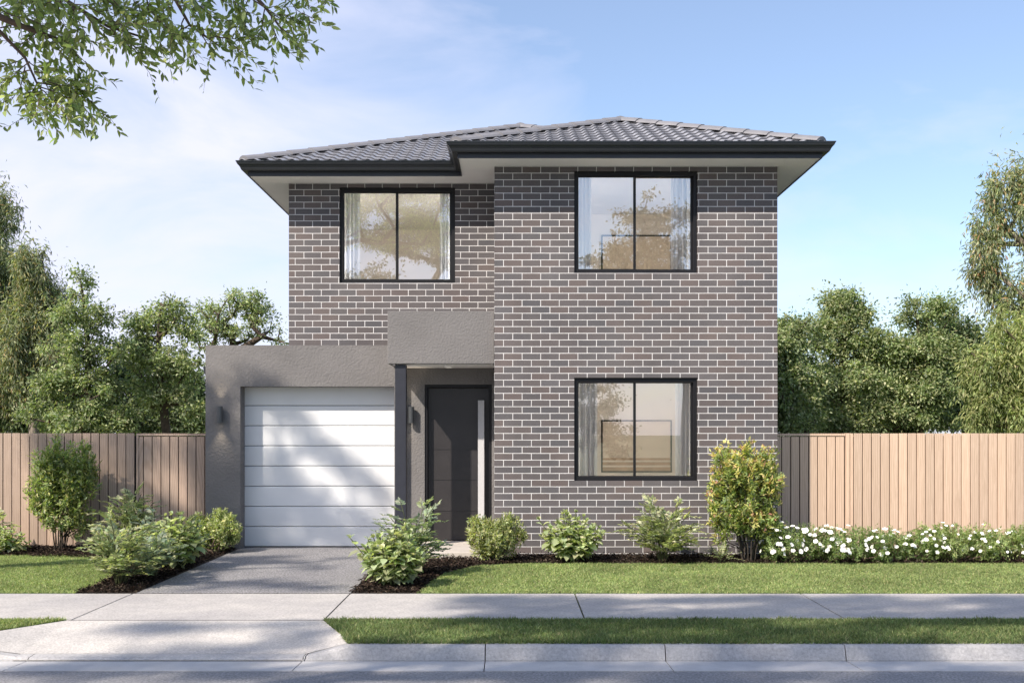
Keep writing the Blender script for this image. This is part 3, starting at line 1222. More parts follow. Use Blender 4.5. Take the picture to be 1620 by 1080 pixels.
def curtain(x0, x1, y, z0, z1, folds, label, seed):
    rr = random.Random(seed)
    n = folds * 10
    mb = MB()
    ph = rr.uniform(0, 6)
    pts = []
    for k in range(n + 1):
        t = k / n
        x = x0 + (x1 - x0) * t
        w = t * folds * 2 * PI + ph
        pts.append((x + 0.006 * math.sin(w * 0.5 + 1), y + 0.028 * math.sin(w) + 0.010 * math.sin(2.3 * w)))
    for k in range(n):
        (xa, ya), (xb, yb_) = pts[k], pts[k + 1]
        mb.quad((xa, ya, z0), (xb, yb_, z0), (xb, yb_, z1), (xa, ya, z1))
    o = mb.build('curtain', M['curtain'], None, smooth=True)
    return tag(o, label, 'curtain', 'curtains behind the windows')


for wi, (nm_, lw_, rw_) in enumerate((('upper front window', 0.17, 0.26), ('ground floor window', 0.25, 0.20), ('upper window above the garage', 0.20, 0.16))):
    x0, x1, z0, z1, yf, yb = WIN[wi]
    zb, ztop = (2.74, 4.94) if wi != 1 else (0.06, 2.38)
    gl0, gl1 = x0 + 0.03, x1 - 0.03
    curtain(gl0 - 0.02, gl0 + lw_ + 0.03, yf + 0.20, zb, ztop, 4, 'drawn back sheer curtain at the left edge of the ' + nm_, 3 + wi)
    curtain(gl1 - rw_ - 0.03, gl1 + 0.02, yf + 0.20, zb, ztop, 4, 'drawn back sheer curtain at the right edge of the ' + nm_, 13 + wi)


def picture(x0, x1, z0, z1, y, label, bands):
    o = empty('picture_frame', ((x0 + x1) / 2, y, z0))
    tag(o, label, 'picture')
    f = MB()
    w = 0.022
    f.box(x0, x0 + w, y - 0.03, y - 0.002, z0, z1)
    f.box(x1 - w, x1, y - 0.03, y - 0.002, z0, z1)
    f.box(x0 + w, x1 - w, y - 0.03, y - 0.002, z0, z0 + w)
    f.box(x0 + w, x1 - w, y - 0.03, y - 0.002, z1 - w, z1)
    f.build('frame', M['frame'], o)
    c = MB()
    c.quad((x0 + w, y - 0.012, z0 + w), (x1 - w, y - 0.012, z0 + w), (x1 - w, y - 0.012, z1 - w), (x0 + w, y - 0.012, z1 - w))
    if bands:
        zz = z0 + w
        for dz in (0.06, 0.05, 0.035):
            c.quad((x0 + w, y - 0.014, zz), (x1 - w, y - 0.014, zz), (x1 - w, y - 0.014, zz + dz), (x0 + w, y - 0.014, zz + dz), 1)
            zz += dz + 0.028
    c.build('canvas', [M['art'], M['artband']], o)


picture(1.38, 2.475, 3.70, 4.635, 16.65, 'thin black framed picture seen through the upper front window', False)
picture(1.38, 2.475, 0.965, 1.775, 16.65, 'thin black framed picture seen through the ground floor window', True)

# ------------------------------------------------------------------ fences and side gates


def fence(name, label, cat, group, x0, x1, y, z1, mat, pitch=0.1213, rail=False, posts=False):
    o = empty(name, ((x0 + x1) / 2, y, 0))
    tag(o, label, cat, group)
    b = MB()
    k0 = math.floor(x0 / pitch)
    k = k0
    rr = random.Random(int(x0 * 100))
    while k * pitch < x1 - 0.01:
        a_, b_ = max(k * pitch, x0) + 0.0060, min((k + 1) * pitch, x1) - 0.0060
        if b_ - a_ > 0.015:
            zt_ = z1 - (0.044 if rail else rr.uniform(0, 0.004))
            yy = y + rr.uniform(-0.002, 0.002)
            b.box(a_, b_, yy, yy + 0.018, 0.02, zt_)
        k += 1
    b.build('palings', mat, o, bevel=0.002)
    for zz in (0.28, 1.25):
        r_ = MB()
        r_.box(x0, x1, y + 0.022, y + 0.06, zz, zz + 0.07)
        r_.build('rail', mat, o)
    if rail:
        t_ = MB()
        t_.box(x0, x1, y - 0.006, y + 0.03, z1 - 0.032, z1)
        t_.box(x0, x0 + 0.028, y - 0.012, y - 0.004, 0.02, z1 - 0.034)
        t_.build('gate_trim', mat, o)
    if posts:
        n = int((x1 - x0) // 2.4)
        for q in range(n + 1):
            p = MB()
            xx = x0 + 0.05 + q * 2.4
            p.box(xx, xx + 0.09, y + 0.062, y + 0.15, -0.1, z1 - 0.03)
            p.build('post', mat, o)
    bk_ = MB()  # added dark sheet standing in for the shade between the palings
    bk_.box(x0, x1, y + 0.0185, y + 0.0215, 0.04, z1 - 0.04)
    bk_.build('gap_shade_sheet', M['gap'], o)
    return o


ZF = 1.575
YFL, YFR = 14.85, 14.5
gxl = (216 - 810) * YFL / F
fence('timber_fence', 'shade-darkened vertical timber fence behind the tall shrub and small lawn', 'fence', None, -16.0, gxl - 0.012, YFL, ZF, M['fence_l'], posts=True)
fence('side_gate', 'shade-darkened timber side gate with a top rail beside the garage wall', 'gate', None, gxl, -4.172, YFL, ZF - 0.004, M['fence_l'], rail=True)
gxr = (1337 - 810) * YFR / F
fence('side_gate', 'pale timber side gate partly in shadow beside the brick wall', 'gate', None, 3.430, gxr, YFR, ZF - 0.004, M['fence_r'], rail=True)
fence('timber_fence', 'pale vertical timber fence behind the white flowering shrubs', 'fence', None, gxr + 0.065, 17.0, YFR, ZF, M['fence_r'], posts=True)
gp_ = MB()
gp_.box(gxr + 0.006, gxr + 0.058, YFR - 0.01, YFR + 0.06, -0.05, ZF)
tag(gp_.build('gate_post', M['fence_r'], None), 'narrow pale timber gate post between the side gate and the long fence', 'post')

# ------------------------------------------------------------------ grass and mulch


def in_poly(x, y, poly):
    inside = np.zeros(len(x), bool)
    n = len(poly)
    for i in range(n):
        x0, y0 = poly[i]
        x1, y1 = poly[(i + 1) % n]
        c = ((y0 > y) != (y1 > y)) & (x < (x1 - x0) * (y - y0) / (y1 - y0 + 1e-12) + x0)
        inside ^= c
    return inside


def vnoise(x, y, s, seed):
    r_ = np.random.default_rng(seed)
    G = r_.random((64, 64))
    u, v = x / s + 100, y / s + 100
    i, j = np.floor(u).astype(int), np.floor(v).astype(int)
    fu, fv = u - i, v - j
    fu, fv = fu * fu * (3 - 2 * fu), fv * fv * (3 - 2 * fv)
    g_ = lambda a, b: G[a % 64, b % 64]
    return (g_(i, j) * (1 - fu) + g_(i + 1, j) * fu) * (1 - fv) + (g_(i, j + 1) * (1 - fu) + g_(i + 1, j + 1) * fu) * fv


def grass(name, label, poly, dens, hgt, wid, pal, z=0.0, lean=0.5):
    xs = [p[0] for p in poly]
    ys = [p[1] for p in poly]
    area = (max(xs) - min(xs)) * (max(ys) - min(ys))
    n = int(area * dens)
    x = RNG.uniform(min(xs), max(xs), n)
    y = RNG.uniform(min(ys), max(ys), n)
    k = in_poly(x, y, poly)
    x, y = x[k], y[k]
    n = len(x)
    P = np.stack([x, y, np.full(n, z)], 1)
    tuft = vnoise(x, y, 0.11, 5)
    D = np.stack([RNG.normal(0, lean, n), RNG.normal(0, lean, n), np.ones(n)], 1)
    D = unit(D)
    h = hgt * RNG.uniform(0.55, 1.15, n) * (0.75 + 0.5 * tuft)
    a = RNG.uniform(0, 2 * PI, n)
    Sd = np.stack([np.cos(a), np.sin(a), np.zeros(n)], 1)
    w = wid * RNG.uniform(0.7, 1.3, n)
    bend = np.stack([RNG.normal(0, 0.35, n), RNG.normal(0, 0.35, n), -np.abs(RNG.normal(0, .12, n))], 1)
    V = np.empty((n, 3, 3))
    V[:, 0] = P - Sd * w[:, None] / 2
    V[:, 1] = P + Sd * w[:, None] / 2
    V[:, 2] = P + (D + bend) * h[:, None]
    col = pick(pal, n, 0.45)
    patch = 0.5 * vnoise(x, y, 0.55, 9) + 0.5 * vnoise(x, y, 0.2, 19)
    col *= (0.75 + 0.5 * patch)[:, None]
    o = np_mesh(name, V.reshape(-1, 3), np.arange(n * 3), 3, M['grass'], None, col)
    return tag(o, label, 'grass', None, 'stuff')


PAL_LAWN = [(0.165, 0.215, 0.062, 4), (0.105, 0.155, 0.048, 3), (0.235, 0.270, 0.100, 2.5), (0.28, 0.25, 0.12, 0.8)]
PAL_VERGE = [(0.110, 0.155, 0.052, 4), (0.060, 0.095, 0.030, 3), (0.160, 0.185, 0.065, 1.5), (0.22, 0.20, 0.10, 0.6)]
grass('grass', 'short sunlit mown grass of the lawn before the brick wall', [(7.6, YF - 0.01), (7.6, 13.05)] + bed_curve_r[::-1], 11000, 0.030, 0.008, PAL_LAWN, lean=0.9)
grass('grass', 'small patch of mown grass before the darker fence', [(-7.2, YF - .01)] + bed_curve_l + [(-7.2, 13.9)], 11000, 0.030, 0.008, PAL_LAWN, lean=0.9)
grass('grass', 'darker longer grass of the verge strip along the kerb', [(XR - 0.02, YK + 0.10), (6.2, YK + 0.10), (6.2, YV + 0.015), (-1.60, YV + 0.01), (-1.52, 8.9), (-1.36, 8.5)], 17000, 0.044, 0.008, PAL_VERGE, lean=0.85)
grass('grass', 'wedge of verge grass beside the flared crossover edge', [(-6.2, YK + 0.16), (XL, YK + 0.16), (-3.79, YV + 0.01), (-6.2, YV + 0.01)], 17000, 0.042, 0.008, PAL_LAWN, lean=0.85)
# looser grass further along, outside the frame
grass('grass', 'mown grass continuing past the end of the flowering shrubs', [(7.6, YF), (14, YF), (14, 13.05), (7.6, 13.05)], 1500, 0.036, 0.014, PAL_LAWN)


def mulch(label, poly, dens):
    xs = [p[0] for p in poly]
    ys = [p[1] for p in poly]
    n = int((max(xs) - min(xs)) * (max(ys) - min(ys)) * dens)
    x = RNG.uniform(min(xs), max(xs), n)
    y = RNG.uniform(min(ys), max(ys), n)
    k = in_poly(x, y, poly)
    x, y = x[k], y[k]
    n = len(x)
    z = 0.0 + 0.028 * RNG.random(n) + 0.02 * vnoise(x, y, 0.3, 4)
    P = np.stack([x, y, z], 1)
    D = unit(np.stack([RNG.normal(size=n), RNG.normal(size=n), RNG.normal(0, .35, n)], 1))
    Nn = unit(np.stack([RNG.normal(0, .5, n), RNG.normal(0, .5, n), np.ones(n)], 1))
    col = pick([(0.022, 0.015, 0.011, 5), (0.042, 0.027, 0.019, 3), (0.08, 0.058, 0.043, 1), (0.010, 0.007, 0.006, 4)], n, 0.3)
    o = leaves('mulch', P, D, Nn, RNG.uniform(0.02, 0.06, n), RNG.uniform(0.008, 0.02, n), col, M['chips'])
    tag(o, label, 'mulch', None, 'stuff')


mulch('dark bark mulch of the bed between driveway and left lawn', bed_curve_l[:5] + [(-5.0, 14.8), (-3.75, 14.6), (-3.735, YF + 0.01)], 3500)
mulch('dark bark mulch along the darker fence', [(-7.2, 13.88), (-5.0, 13.5), (-5.0, 14.8), (-7.2, 14.8)], 2500)
mulch('dark bark mulch of the bed beside the driveway and porch', [(-1.585, YF + 0.01), (-0.93, YF + 0.01)] + bed_curve_r[1:] + [(0.1, 13.44), (-1.585, 13.44)], 3500)
mulch('dark bark mulch along the foot of the brick wall and pale fence', [(0.0, 12.98), (7.5, 12.98), (7.5, 14.4), (3.45, 14.4), (3.45, 13.86), (0.0, 13.86)], 2500)

# ------------------------------------------------------------------ plants


def tubes_mesh(segs, name, mat, parent, n=6):
    """segs: list of (p0, p1, r0, r1)"""
    if not segs:
        return None
    A = np.array([s[0] for s in segs], float)
    B = np.array([s[1] for s in segs], float)
    ra = np.array([s[2] for s in segs])[:, None, None]
    rb = np.array([s[3] for s in segs])[:, None, None]
    t = unit(B - A)
    ref = np.tile(np.array([0.31, 0.93, 0.2]), (len(segs), 1))
    u = unit(np.cross(t, ref))
    v = np.cross(t, u)
    w = 2 * PI * np.arange(n) / n
    ring = np.cos(w)[None, :, None] * u[:, None, :] + np.sin(w)[None, :, None] * v[:, None, :]
    V = np.concatenate([A[:, None] + ring * ra, B[:, None] + ring * rb], axis=1)
    base = np.arange(len(segs))[:, None, None] * 2 * n
    q = np.arange(n)
    j = (q + 1) % n
    f = np.stack([q, j, n + j, n + q], 1)[None]
    return np_mesh(name, V.reshape(-1, 3), (base + f).reshape(-1), 4, mat, parent, smooth=True)


def skeleton(trunk_pts, targets, r0, r_tip=0.006, jit=0.12, power=0.5):
    """grow branches from a trunk polyline to the targets; returns tube segments"""
    pos = [np.array(p, float) for p in trunk_pts]
    par = [-1] + list(range(len(trunk_pts) - 1))
    base = pos[0]
    T = sorted([np.array(t, float) for t in targets], key=lambda t: min(np.linalg.norm(t - p) for p in pos))
    ends = []
    for t in T:
        Pn = np.array(pos)
        d = np.linalg.norm(Pn - t, axis=1)
        pen = np.maximum(0, Pn[:, 2] - t[2] + 0.35 * np.linalg.norm(Pn[:, :2] - t[:2], axis=1)) * 1.3
        c = d + pen
        k = int(np.argmin(c))
        p = pos[k]
        L = np.linalg.norm(t - p)
        nseg_ = max(1, int(L / 0.45))
        prev = k
        for s in range(1, nseg_ + 1):
            f = s / nseg_
            q = p + (t - p) * f
            if s < nseg_:
                q = q + RNG.normal(0, jit * L * 0.3, 3) + np.array([0, 0, 0.10 * L * math.sin(PI * f)])
            pos.append(q)
            par.append(prev)
            prev = len(pos) - 1
        ends.append(prev)
    cnt = np.zeros(len(pos))
    for e in ends:
        k = e
        while k >= 0:
            cnt[k] += 1
            k = par[k]
    tot = max(cnt.max(), 1)
    rad = np.maximum(r_tip, r0 * (cnt / tot) ** power)
    # trunk tapers
    return [(pos[par[k]], pos[k], rad[par[k]] if par[k] < len(trunk_pts) or True else rad[k], rad[k]) for k in range(1, len(pos)) if cnt[k] > 0]


def tree(name, label, group, trunk, blobs, leaf, pal, bark, n_clump, per, clump_r, trunk_r=0.14, droop=0.2, flat=0.7, kind='simple', cat='tree', shell=0.45, clumpvar=0.25, shape_top=None):
    """trunk: polyline; blobs: [(cx,cy,cz,rx,ry,rz,weight)]"""
    o = empty(name, tuple(trunk[0]))
    tag(o, label, cat, group)
    B = np.array(blobs, float)
    wts = B[:, 6] * B[:, 3] * B[:, 4] * B[:, 5]
    idx = RNG.choice(len(B), size=n_clump, p=wts / wts.sum())
    rr = RNG.random(n_clump) ** shell
    rr = rr * RNG.uniform(0.82, 1.18, n_clump)
    C = B[idx, :3] + rdir(n_clump) * rr[:, None] * B[idx, 3:6]
    C = C[C[:, 2] > 0.3]
    n_clump = len(C)
    segs = skeleton(trunk, C, trunk_r)
    tubes_mesh(segs, 'trunk', bark, o)
    cr_ = clump_r * RNG.uniform(0.45, 1.5, n_clump)
    cnt = np.maximum(8, (per * (cr_ / clump_r) ** 2)).astype(int)
    own = np.repeat(np.arange(n_clump), cnt)
    n = len(own)
    off = rdir(n) * (np.abs(RNG.normal(0, 0.50 if droop > 0.9 else 0.62, n)) + 0.12)[:, None] * cr_[own][:, None]
    if droop > 0.9:
        off[:, 2] *= 1.9
        off[:, :2] *= 0.75
    else:
        off[:, 2] *= flat
    P = C[own] + off
    D = unit(off) * 0.8 + rdir(n) * 0.8 + np.array([0, 0, -droop])
    Nn = rdir(n) * 0.9 + np.array([0, -0.15, 0.6])
    cv = 1 + clumpvar * RNG.uniform(-1, 1, n_clump)
    col = pick(pal, n, 0.2) * cv[own][:, None]
    L = leaf[0] * RNG.uniform(0.5, 1.2, n)
    leaves('crown', P, D, Nn, L, L * leaf[1], col * np.array([1.22, 1.20, 1.30]), M['leaf'], o, kind)
    return o


def B_(px, py, rx, ry, d, w=1.0, depth=None):
    """crown lump given where the photograph shows it"""
    c = at(px, py, d)
    s = d / F
    ax, az = rx * s, ry * s
    ay = depth if depth else (ax + az) / 2
    return (c[0], c[1], c[2], ax, ay, az, w)


def trunk_to(px, d, py_top, lean=0.0, n=6, y=None):
    g0 = at(px, 0, d)
    top = at(px + lean, py_top, d)
    pts = []
    for k in range(n + 1):
        t = k / n
        pts.append(np.array([g0[0] + (top[0] - g0[0]) * t + 0.12 * math.sin(5 * t + px), d + 0.1 * math.sin(4 * t + px * .3), top[2] * t]))
    pts[0][2] = -0.1
    return pts


PAL_EUC = [(0.125, 0.150, 0.075, 4), (0.180, 0.200, 0.100, 3), (0.075, 0.105, 0.042, 2), (0.22, 0.15, 0.06, 0.35), (0.24, 0.25, 0.13, 0.8)]
PAL_GREEN = [(0.115, 0.155, 0.058, 4), (0.165, 0.195, 0.080, 3), (0.070, 0.100, 0.040, 2), (0.24, 0.26, 0.13, 1.4)]
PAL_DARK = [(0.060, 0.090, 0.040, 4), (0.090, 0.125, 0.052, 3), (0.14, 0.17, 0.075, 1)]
PAL_YEL = [(0.175, 0.205, 0.060, 4), (0.13, 0.165, 0.048, 3), (0.23, 0.24, 0.09, 1.5)]

GL = 'trees beyond the fence beside the garage'
GR = 'trees beyond the pale fence'
# --- beyond the left fence
tree('gum_tree', 'tallest grey green gum tree at the picture edge beyond the darker fence', GL, trunk_to(-5, 27, 330),
     [B_(14, 350, 26, 40, 27), B_(-40, 420, 50, 80, 27), B_(5, 440, 36, 60, 27), B_(-20, 520, 60, 60, 27), B_(-50, 330, 50, 50, 27, .6)],
     (0.13, 0.22), PAL_EUC, M['bark_pale'], 220, 210, 0.33, 0.16, droop=1.3, kind='simple')
tree('gum_tree', 'weeping gum tree with brownish hanging sprays next to the tallest one', GL, trunk_to(60, 26, 400),
     [B_(50, 420, 26, 45, 26), B_(66, 480, 36, 60, 26), B_(30, 540, 50, 60, 26), B_(80, 560, 34, 60, 26), B_(20, 610, 60, 40, 26, .7)],
     (0.14, 0.20), PAL_EUC + [(0.20, 0.17, 0.05, 1.2)], M['bark_pale'], 210, 190, 0.30, 0.12, droop=1.4)
tree('broadleaf_tree', 'layered bright green tree with dark trunk between the gums and the thin open trees', GL, trunk_to(124, 22, 440, lean=6),
     [B_(124, 452, 22, 26, 22, .9), B_(110, 492, 30, 30, 22), B_(152, 500, 32, 28, 22), B_(96, 545, 34, 30, 22), B_(140, 552, 40, 32, 22), B_(182, 548, 24, 30, 22, .8),
      B_(100, 605, 44, 32, 22), B_(165, 608, 42, 30, 22, .9), B_(120, 662, 80, 34, 22), B_(195, 665, 30, 26, 22)],
     (0.085, 0.5), PAL_GREEN, M['bark'], 215, 110, 0.20, 0.12, droop=0.15, flat=0.8)
tree('broadleaf_tree', 'pale feathery tree standing next to the layered green tree', GL, trunk_to(252, 23, 480, lean=10),
     [B_(265, 490, 26, 24, 23), B_(230, 510, 30, 24, 23), B_(290, 520, 26, 26, 23), B_(225, 560, 34, 28, 23), B_(280, 575, 40, 30, 23), B_(245, 620, 40, 30, 23), B_(300, 635, 30, 30, 23, .8)],
     (0.09, 0.45), PAL_GREEN + [(0.20, 0.23, 0.10, 2)], M['bark'], 210, 80, 0.21, 0.10, droop=0.1, flat=0.7)
tree('broadleaf_tree', 'open crowned tree with bare spreading limbs rising over the garage roof', GL, trunk_to(362, 26, 560, lean=4),
     [B_(330, 500, 34, 26, 26), B_(375, 478, 40, 20, 26), B_(415, 495, 28, 22, 26), B_(365, 520, 60, 26, 26, .8), B_(330, 550, 36, 22, 26, .6), B_(440, 530, 26, 22, 26, .6), B_(470, 540, 26, 25, 26, .5)],
     (0.085, 0.45), PAL_GREEN + [(0.20, 0.23, 0.10, 2)], M['bark'], 120, 60, 0.20, 0.11, droop=0.1, flat=0.7)
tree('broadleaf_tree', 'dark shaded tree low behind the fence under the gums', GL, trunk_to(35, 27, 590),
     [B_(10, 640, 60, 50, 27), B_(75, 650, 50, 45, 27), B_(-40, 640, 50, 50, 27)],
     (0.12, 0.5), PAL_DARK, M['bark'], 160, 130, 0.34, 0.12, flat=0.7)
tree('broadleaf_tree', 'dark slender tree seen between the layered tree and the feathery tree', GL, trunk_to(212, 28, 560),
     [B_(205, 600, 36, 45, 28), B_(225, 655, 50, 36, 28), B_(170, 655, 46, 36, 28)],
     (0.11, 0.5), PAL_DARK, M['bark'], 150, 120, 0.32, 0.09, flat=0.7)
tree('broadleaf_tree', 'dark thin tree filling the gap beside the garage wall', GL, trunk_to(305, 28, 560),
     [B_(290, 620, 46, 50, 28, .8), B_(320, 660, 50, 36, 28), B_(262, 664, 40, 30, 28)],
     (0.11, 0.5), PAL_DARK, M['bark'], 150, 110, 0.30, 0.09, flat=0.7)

# --- beyond the right fence
tree('broadleaf_tree', 'rounded pale topped tree directly beside the upper brick wall', GR, trunk_to(1262, 23, 540),
     [B_(1240, 540, 36, 40, 23), B_(1275, 525, 28, 30, 23, .8), B_(1245, 600, 56, 46, 23), B_(1200, 560, 50, 60, 23, .6), B_(1250, 655, 60, 40, 23)],
     (0.085, 0.5), PAL_GREEN, M['bark'], 230, 190, 0.25, 0.13, flat=0.75)
tree('broadleaf_tree', 'tall pale topped tree second from the brick wall', GR, trunk_to(1335, 24, 480),
     [B_(1330, 480, 26, 26, 24), B_(1355, 500, 30, 30, 24), B_(1315, 530, 40, 34, 24), B_(1370, 550, 36, 36, 24), B_(1340, 600, 56, 44, 24), B_(1335, 655, 60, 36, 24)],
     (0.085, 0.5), PAL_GREEN + [(0.20, 0.22, 0.09, 1.5)], M['bark'], 240, 190, 0.24, 0.13, flat=0.75)
tree('broadleaf_tree', 'broad tree with rounded twin top in the middle of the right group', GR, trunk_to(1450, 24, 490),
     [B_(1435, 498, 32, 28, 24), B_(1482, 492, 30, 26, 24), B_(1420, 555, 40, 36, 24), B_(1475, 550, 44, 40, 24), B_(1450, 610, 60, 46, 24), B_(1440, 660, 60, 30, 24)],
     (0.085, 0.5), PAL_GREEN, M['bark'], 240, 190, 0.25, 0.13, flat=0.75)
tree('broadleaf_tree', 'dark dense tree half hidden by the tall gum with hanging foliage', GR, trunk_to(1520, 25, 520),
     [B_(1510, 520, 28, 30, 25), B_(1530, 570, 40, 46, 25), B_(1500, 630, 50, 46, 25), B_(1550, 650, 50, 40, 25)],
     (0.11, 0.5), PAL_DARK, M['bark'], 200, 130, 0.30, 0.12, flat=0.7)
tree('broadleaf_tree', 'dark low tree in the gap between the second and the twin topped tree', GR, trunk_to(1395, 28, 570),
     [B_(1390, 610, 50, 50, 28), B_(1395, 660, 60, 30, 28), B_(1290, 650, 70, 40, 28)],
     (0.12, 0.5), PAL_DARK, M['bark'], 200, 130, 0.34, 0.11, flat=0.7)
tree('gum_tree', 'tall gum tree with orange tinged clumps at the picture edge beyond the pale fence', GR, trunk_to(1640, 21, 270, lean=10),
     [B_(1585, 310, 34, 34, 21), B_(1640, 300, 46, 36, 21), B_(1556, 370, 30, 36, 21), B_(1610, 375, 30, 30, 21, .7), B_(1560, 425, 32, 38, 21), B_(1680, 390, 50, 60, 21), B_(1600, 470, 36, 34, 21, .8), B_(1650, 480, 50, 60, 21)],
     (0.13, 0.22), PAL_EUC + [(0.26, 0.14, 0.05, 0.5), (0.20, 0.22, 0.08, 2)], M['bark_pale'], 190, 150, 0.29, 0.17, droop=1.2)
tree('willow_tree', 'yellow green weeping tree below the tall gum at the picture edge', GR, trunk_to(1625, 19.5, 520),
     [B_(1590, 530, 50, 40, 19.5), B_(1560, 600, 38, 60, 19.5), B_(1620, 600, 50, 60, 19.5), B_(1680, 580, 60, 80, 19.5), B_(1590, 660, 66, 36, 19.5)],
     (0.11, 0.24), PAL_YEL, M['bark'], 190, 150, 0.27, 0.14, droop=1.1)


# ------------------------------------------------------------------ shrubs in the beds
def frond_shrub(label, base, hgt, rad, n_stem, pal, seed, leafL=0.064, group='feathery leaved shrubs in the beds', lean=(0, 0), name='feathery_shrub'):
    r_ = np.random.default_rng(seed)
    base = np.array(base, float)
    o = empty(name, tuple(base))
    tag(o, label, 'shrub', group)
    segs, P, D, Nn, L = [], [], [], [], []
    for s in range(n_stem):
        az = 2 * PI * (s + r_.random()) / n_stem
        out = rad * r_.uniform(0.25, 1.0)
        hh = hgt * r_.uniform(0.5, 1.12) * (1.05 - 0.45 * (out / rad) ** 2)
        p0 = base + np.array([math.cos(az), math.sin(az), 0]) * 0.05 * r_.random()
        end = base + np.array([math.cos(az) * out + lean[0], math.sin(az) * out * 0.8 + lean[1], hh])
        ctrl = base + np.array([math.cos(az) * out * 0.35, math.sin(az) * out * 0.3, hh * 0.75])
        q = [(1 - t) ** 2 * p0 + 2 * t * (1 - t) * ctrl + t * t * end for t in np.linspace(0, 1, 11)]
        for a_, b_ in zip(q[:-1], q[1:]):
            segs.append((a_, b_, 0.005, 0.004))
        # compound leaves along the stem
        nf = r_.integers(5, 8)
        for f in range(nf):
            t = 0.25 + 0.75 * (f + r_.random() * .6) / nf
            t = min(t, 1.0)
            k = min(int(t * 10), 9)
            o0 = q[k] + (q[k + 1] - q[k]) * (t * 10 - k)
            tdir = unit(q[k + 1] - q[k])
            a2 = r_.uniform(0, 2 * PI)
            fd_ = unit(np.array([math.cos(a2), math.sin(a2) * .8, 0.0]) * 0.9 + np.array([math.cos(az), math.sin(az), 0]) * .5 + tdir * 0.8 + np.array([0, 0, .1]))
            Lf = r_.uniform(0.16, 0.30) * (1.1 - 0.35 * t)
            npair = int(Lf / 0.030)
            side = unit(np.cross(fd_, np.array([0, 0, 1.0])))
            upn = np.cross(side, fd_)
            prevp = o0
            for c in range(1, npair + 1):
                u = c / npair
                pp = o0 + fd_ * Lf * u + np.array([0, 0, -0.30 * Lf * u * u])
                segs.append((prevp, pp, 0.0018, 0.0015))
                prevp = pp
                ll = leafL * (0.65 + 0.6 * math.sin(PI * min(u + .12, 1)))
                for sg in (-1, 1):
                    P.append(pp)
                    D.append(side * sg + fd_ * 0.65 + np.array([0, 0, -.10]) + r_.normal(0, .12, 3))
                    Nn.append(upn + r_.normal(0, .25, 3))
                    L.append(ll)
            P.append(prevp)
            D.append(fd_)
            Nn.append(upn)
            L.append(leafL)
    tubes_mesh(segs, 'stems', M['stem'], o, 5)
    P, D, Nn, L = map(np.array, (P, D, Nn, L))
    P[:, 2] = np.maximum(P[:, 2], 0.03)
    leaves('foliage', P, D, Nn, L, L * 0.48, pick(pal, len(P), 0.3) * np.array([1.32, 1.25, 1.55]), M['leaf'], o, 'simple')
    return o


def broad_shrub(label, base, hgt, rad, n_stem, pal, seed, leafL=0.10, group='broad leaved shrubs in the beds', outlier=None):
    r_ = np.random.default_rng(seed)
    base = np.array(base, float)
    o = empty('broadleaf_shrub', tuple(base))
    tag(o, label, 'shrub', group)
    segs, P, D, Nn, L = [], [], [], [], []
    for s in range(n_stem):
        az = 2 * PI * 2.39996 * s / (2 * PI) + r_.random() * .4
        fr_ = math.sqrt((s + 0.5) / n_stem)
        out = rad * fr_ * 0.85
        hh = hgt * (1 - 0.50 * fr_ ** 2.2) * r_.uniform(0.72, 1.0)
        if outlier and s == n_stem - 1:
            az, out, hh = outlier
        end = base + np.array([math.cos(az) * out, math.sin(az) * out * 0.85, hh])
        ctrl = base + np.array([math.cos(az) * out * 0.5, math.sin(az) * out * 0.45, hh * 0.45])
        p0 = base + np.array([math.cos(az), math.sin(az), 0]) * 0.04
        q = [(1 - t) ** 2 * p0 + 2 * t * (1 - t) * ctrl + t * t * end for t in np.linspace(0, 1, 9)]
        for a_, b_ in zip(q[:-1], q[1:]):
            segs.append((a_, b_, 0.006, 0.005))
        nn = 7
        rot = r_.random() * PI
        for c in range(nn):
            t = 0.30 + 0.70 * c / (nn - 1)
            k = min(int(t * 8), 7)
            pp = q[k] + (q[k + 1] - q[k]) * (t * 8 - k)
            td = unit(q[k + 1] - q[k])
            rot += PI / 2 + r_.normal(0, .2)
            sz = leafL * r_.uniform(0.8, 1.15) * (0.55 if c == nn - 1 else 1.0) * (0.8 if c == nn - 2 else 1)
            for sg in (0, PI):
                a2 = rot + sg
                rad_dir = np.array([math.cos(a2), math.sin(a2), 0.0])
                P.append(pp)
                up_ = (0.9 if c == nn - 1 else 0.35 if c == nn - 2 else -0.38 + r_.normal(0, .22))
                dd = rad_dir + td * 0.25 + np.array([0, 0, up_])
                D.append(dd)
                Nn.append(np.array([0, 0, 1.0]) - rad_dir * up_ * 1.2 + r_.normal(0, .28, 3))
                L.append(sz)
            if c == nn - 1:
                for e in range(2):
                    P.append(pp)
                    D.append(td + r_.normal(0, .4, 3))
                    Nn.append(r_.normal(0, 1, 3) + np.array([0, 0, 1.0]))
                    L.append(sz * .8)
    tubes_mesh(segs, 'stems', M['stem'], o, 5)
    P, D, Nn, L = map(np.array, (P, D, Nn, L))
    leaves('foliage', P, D, Nn, L, L * 0.74, pick(pal, len(P), 0.3) * np.array([1.32, 1.25, 1.55]), M['leaf'], o, 'ovate')
    return o


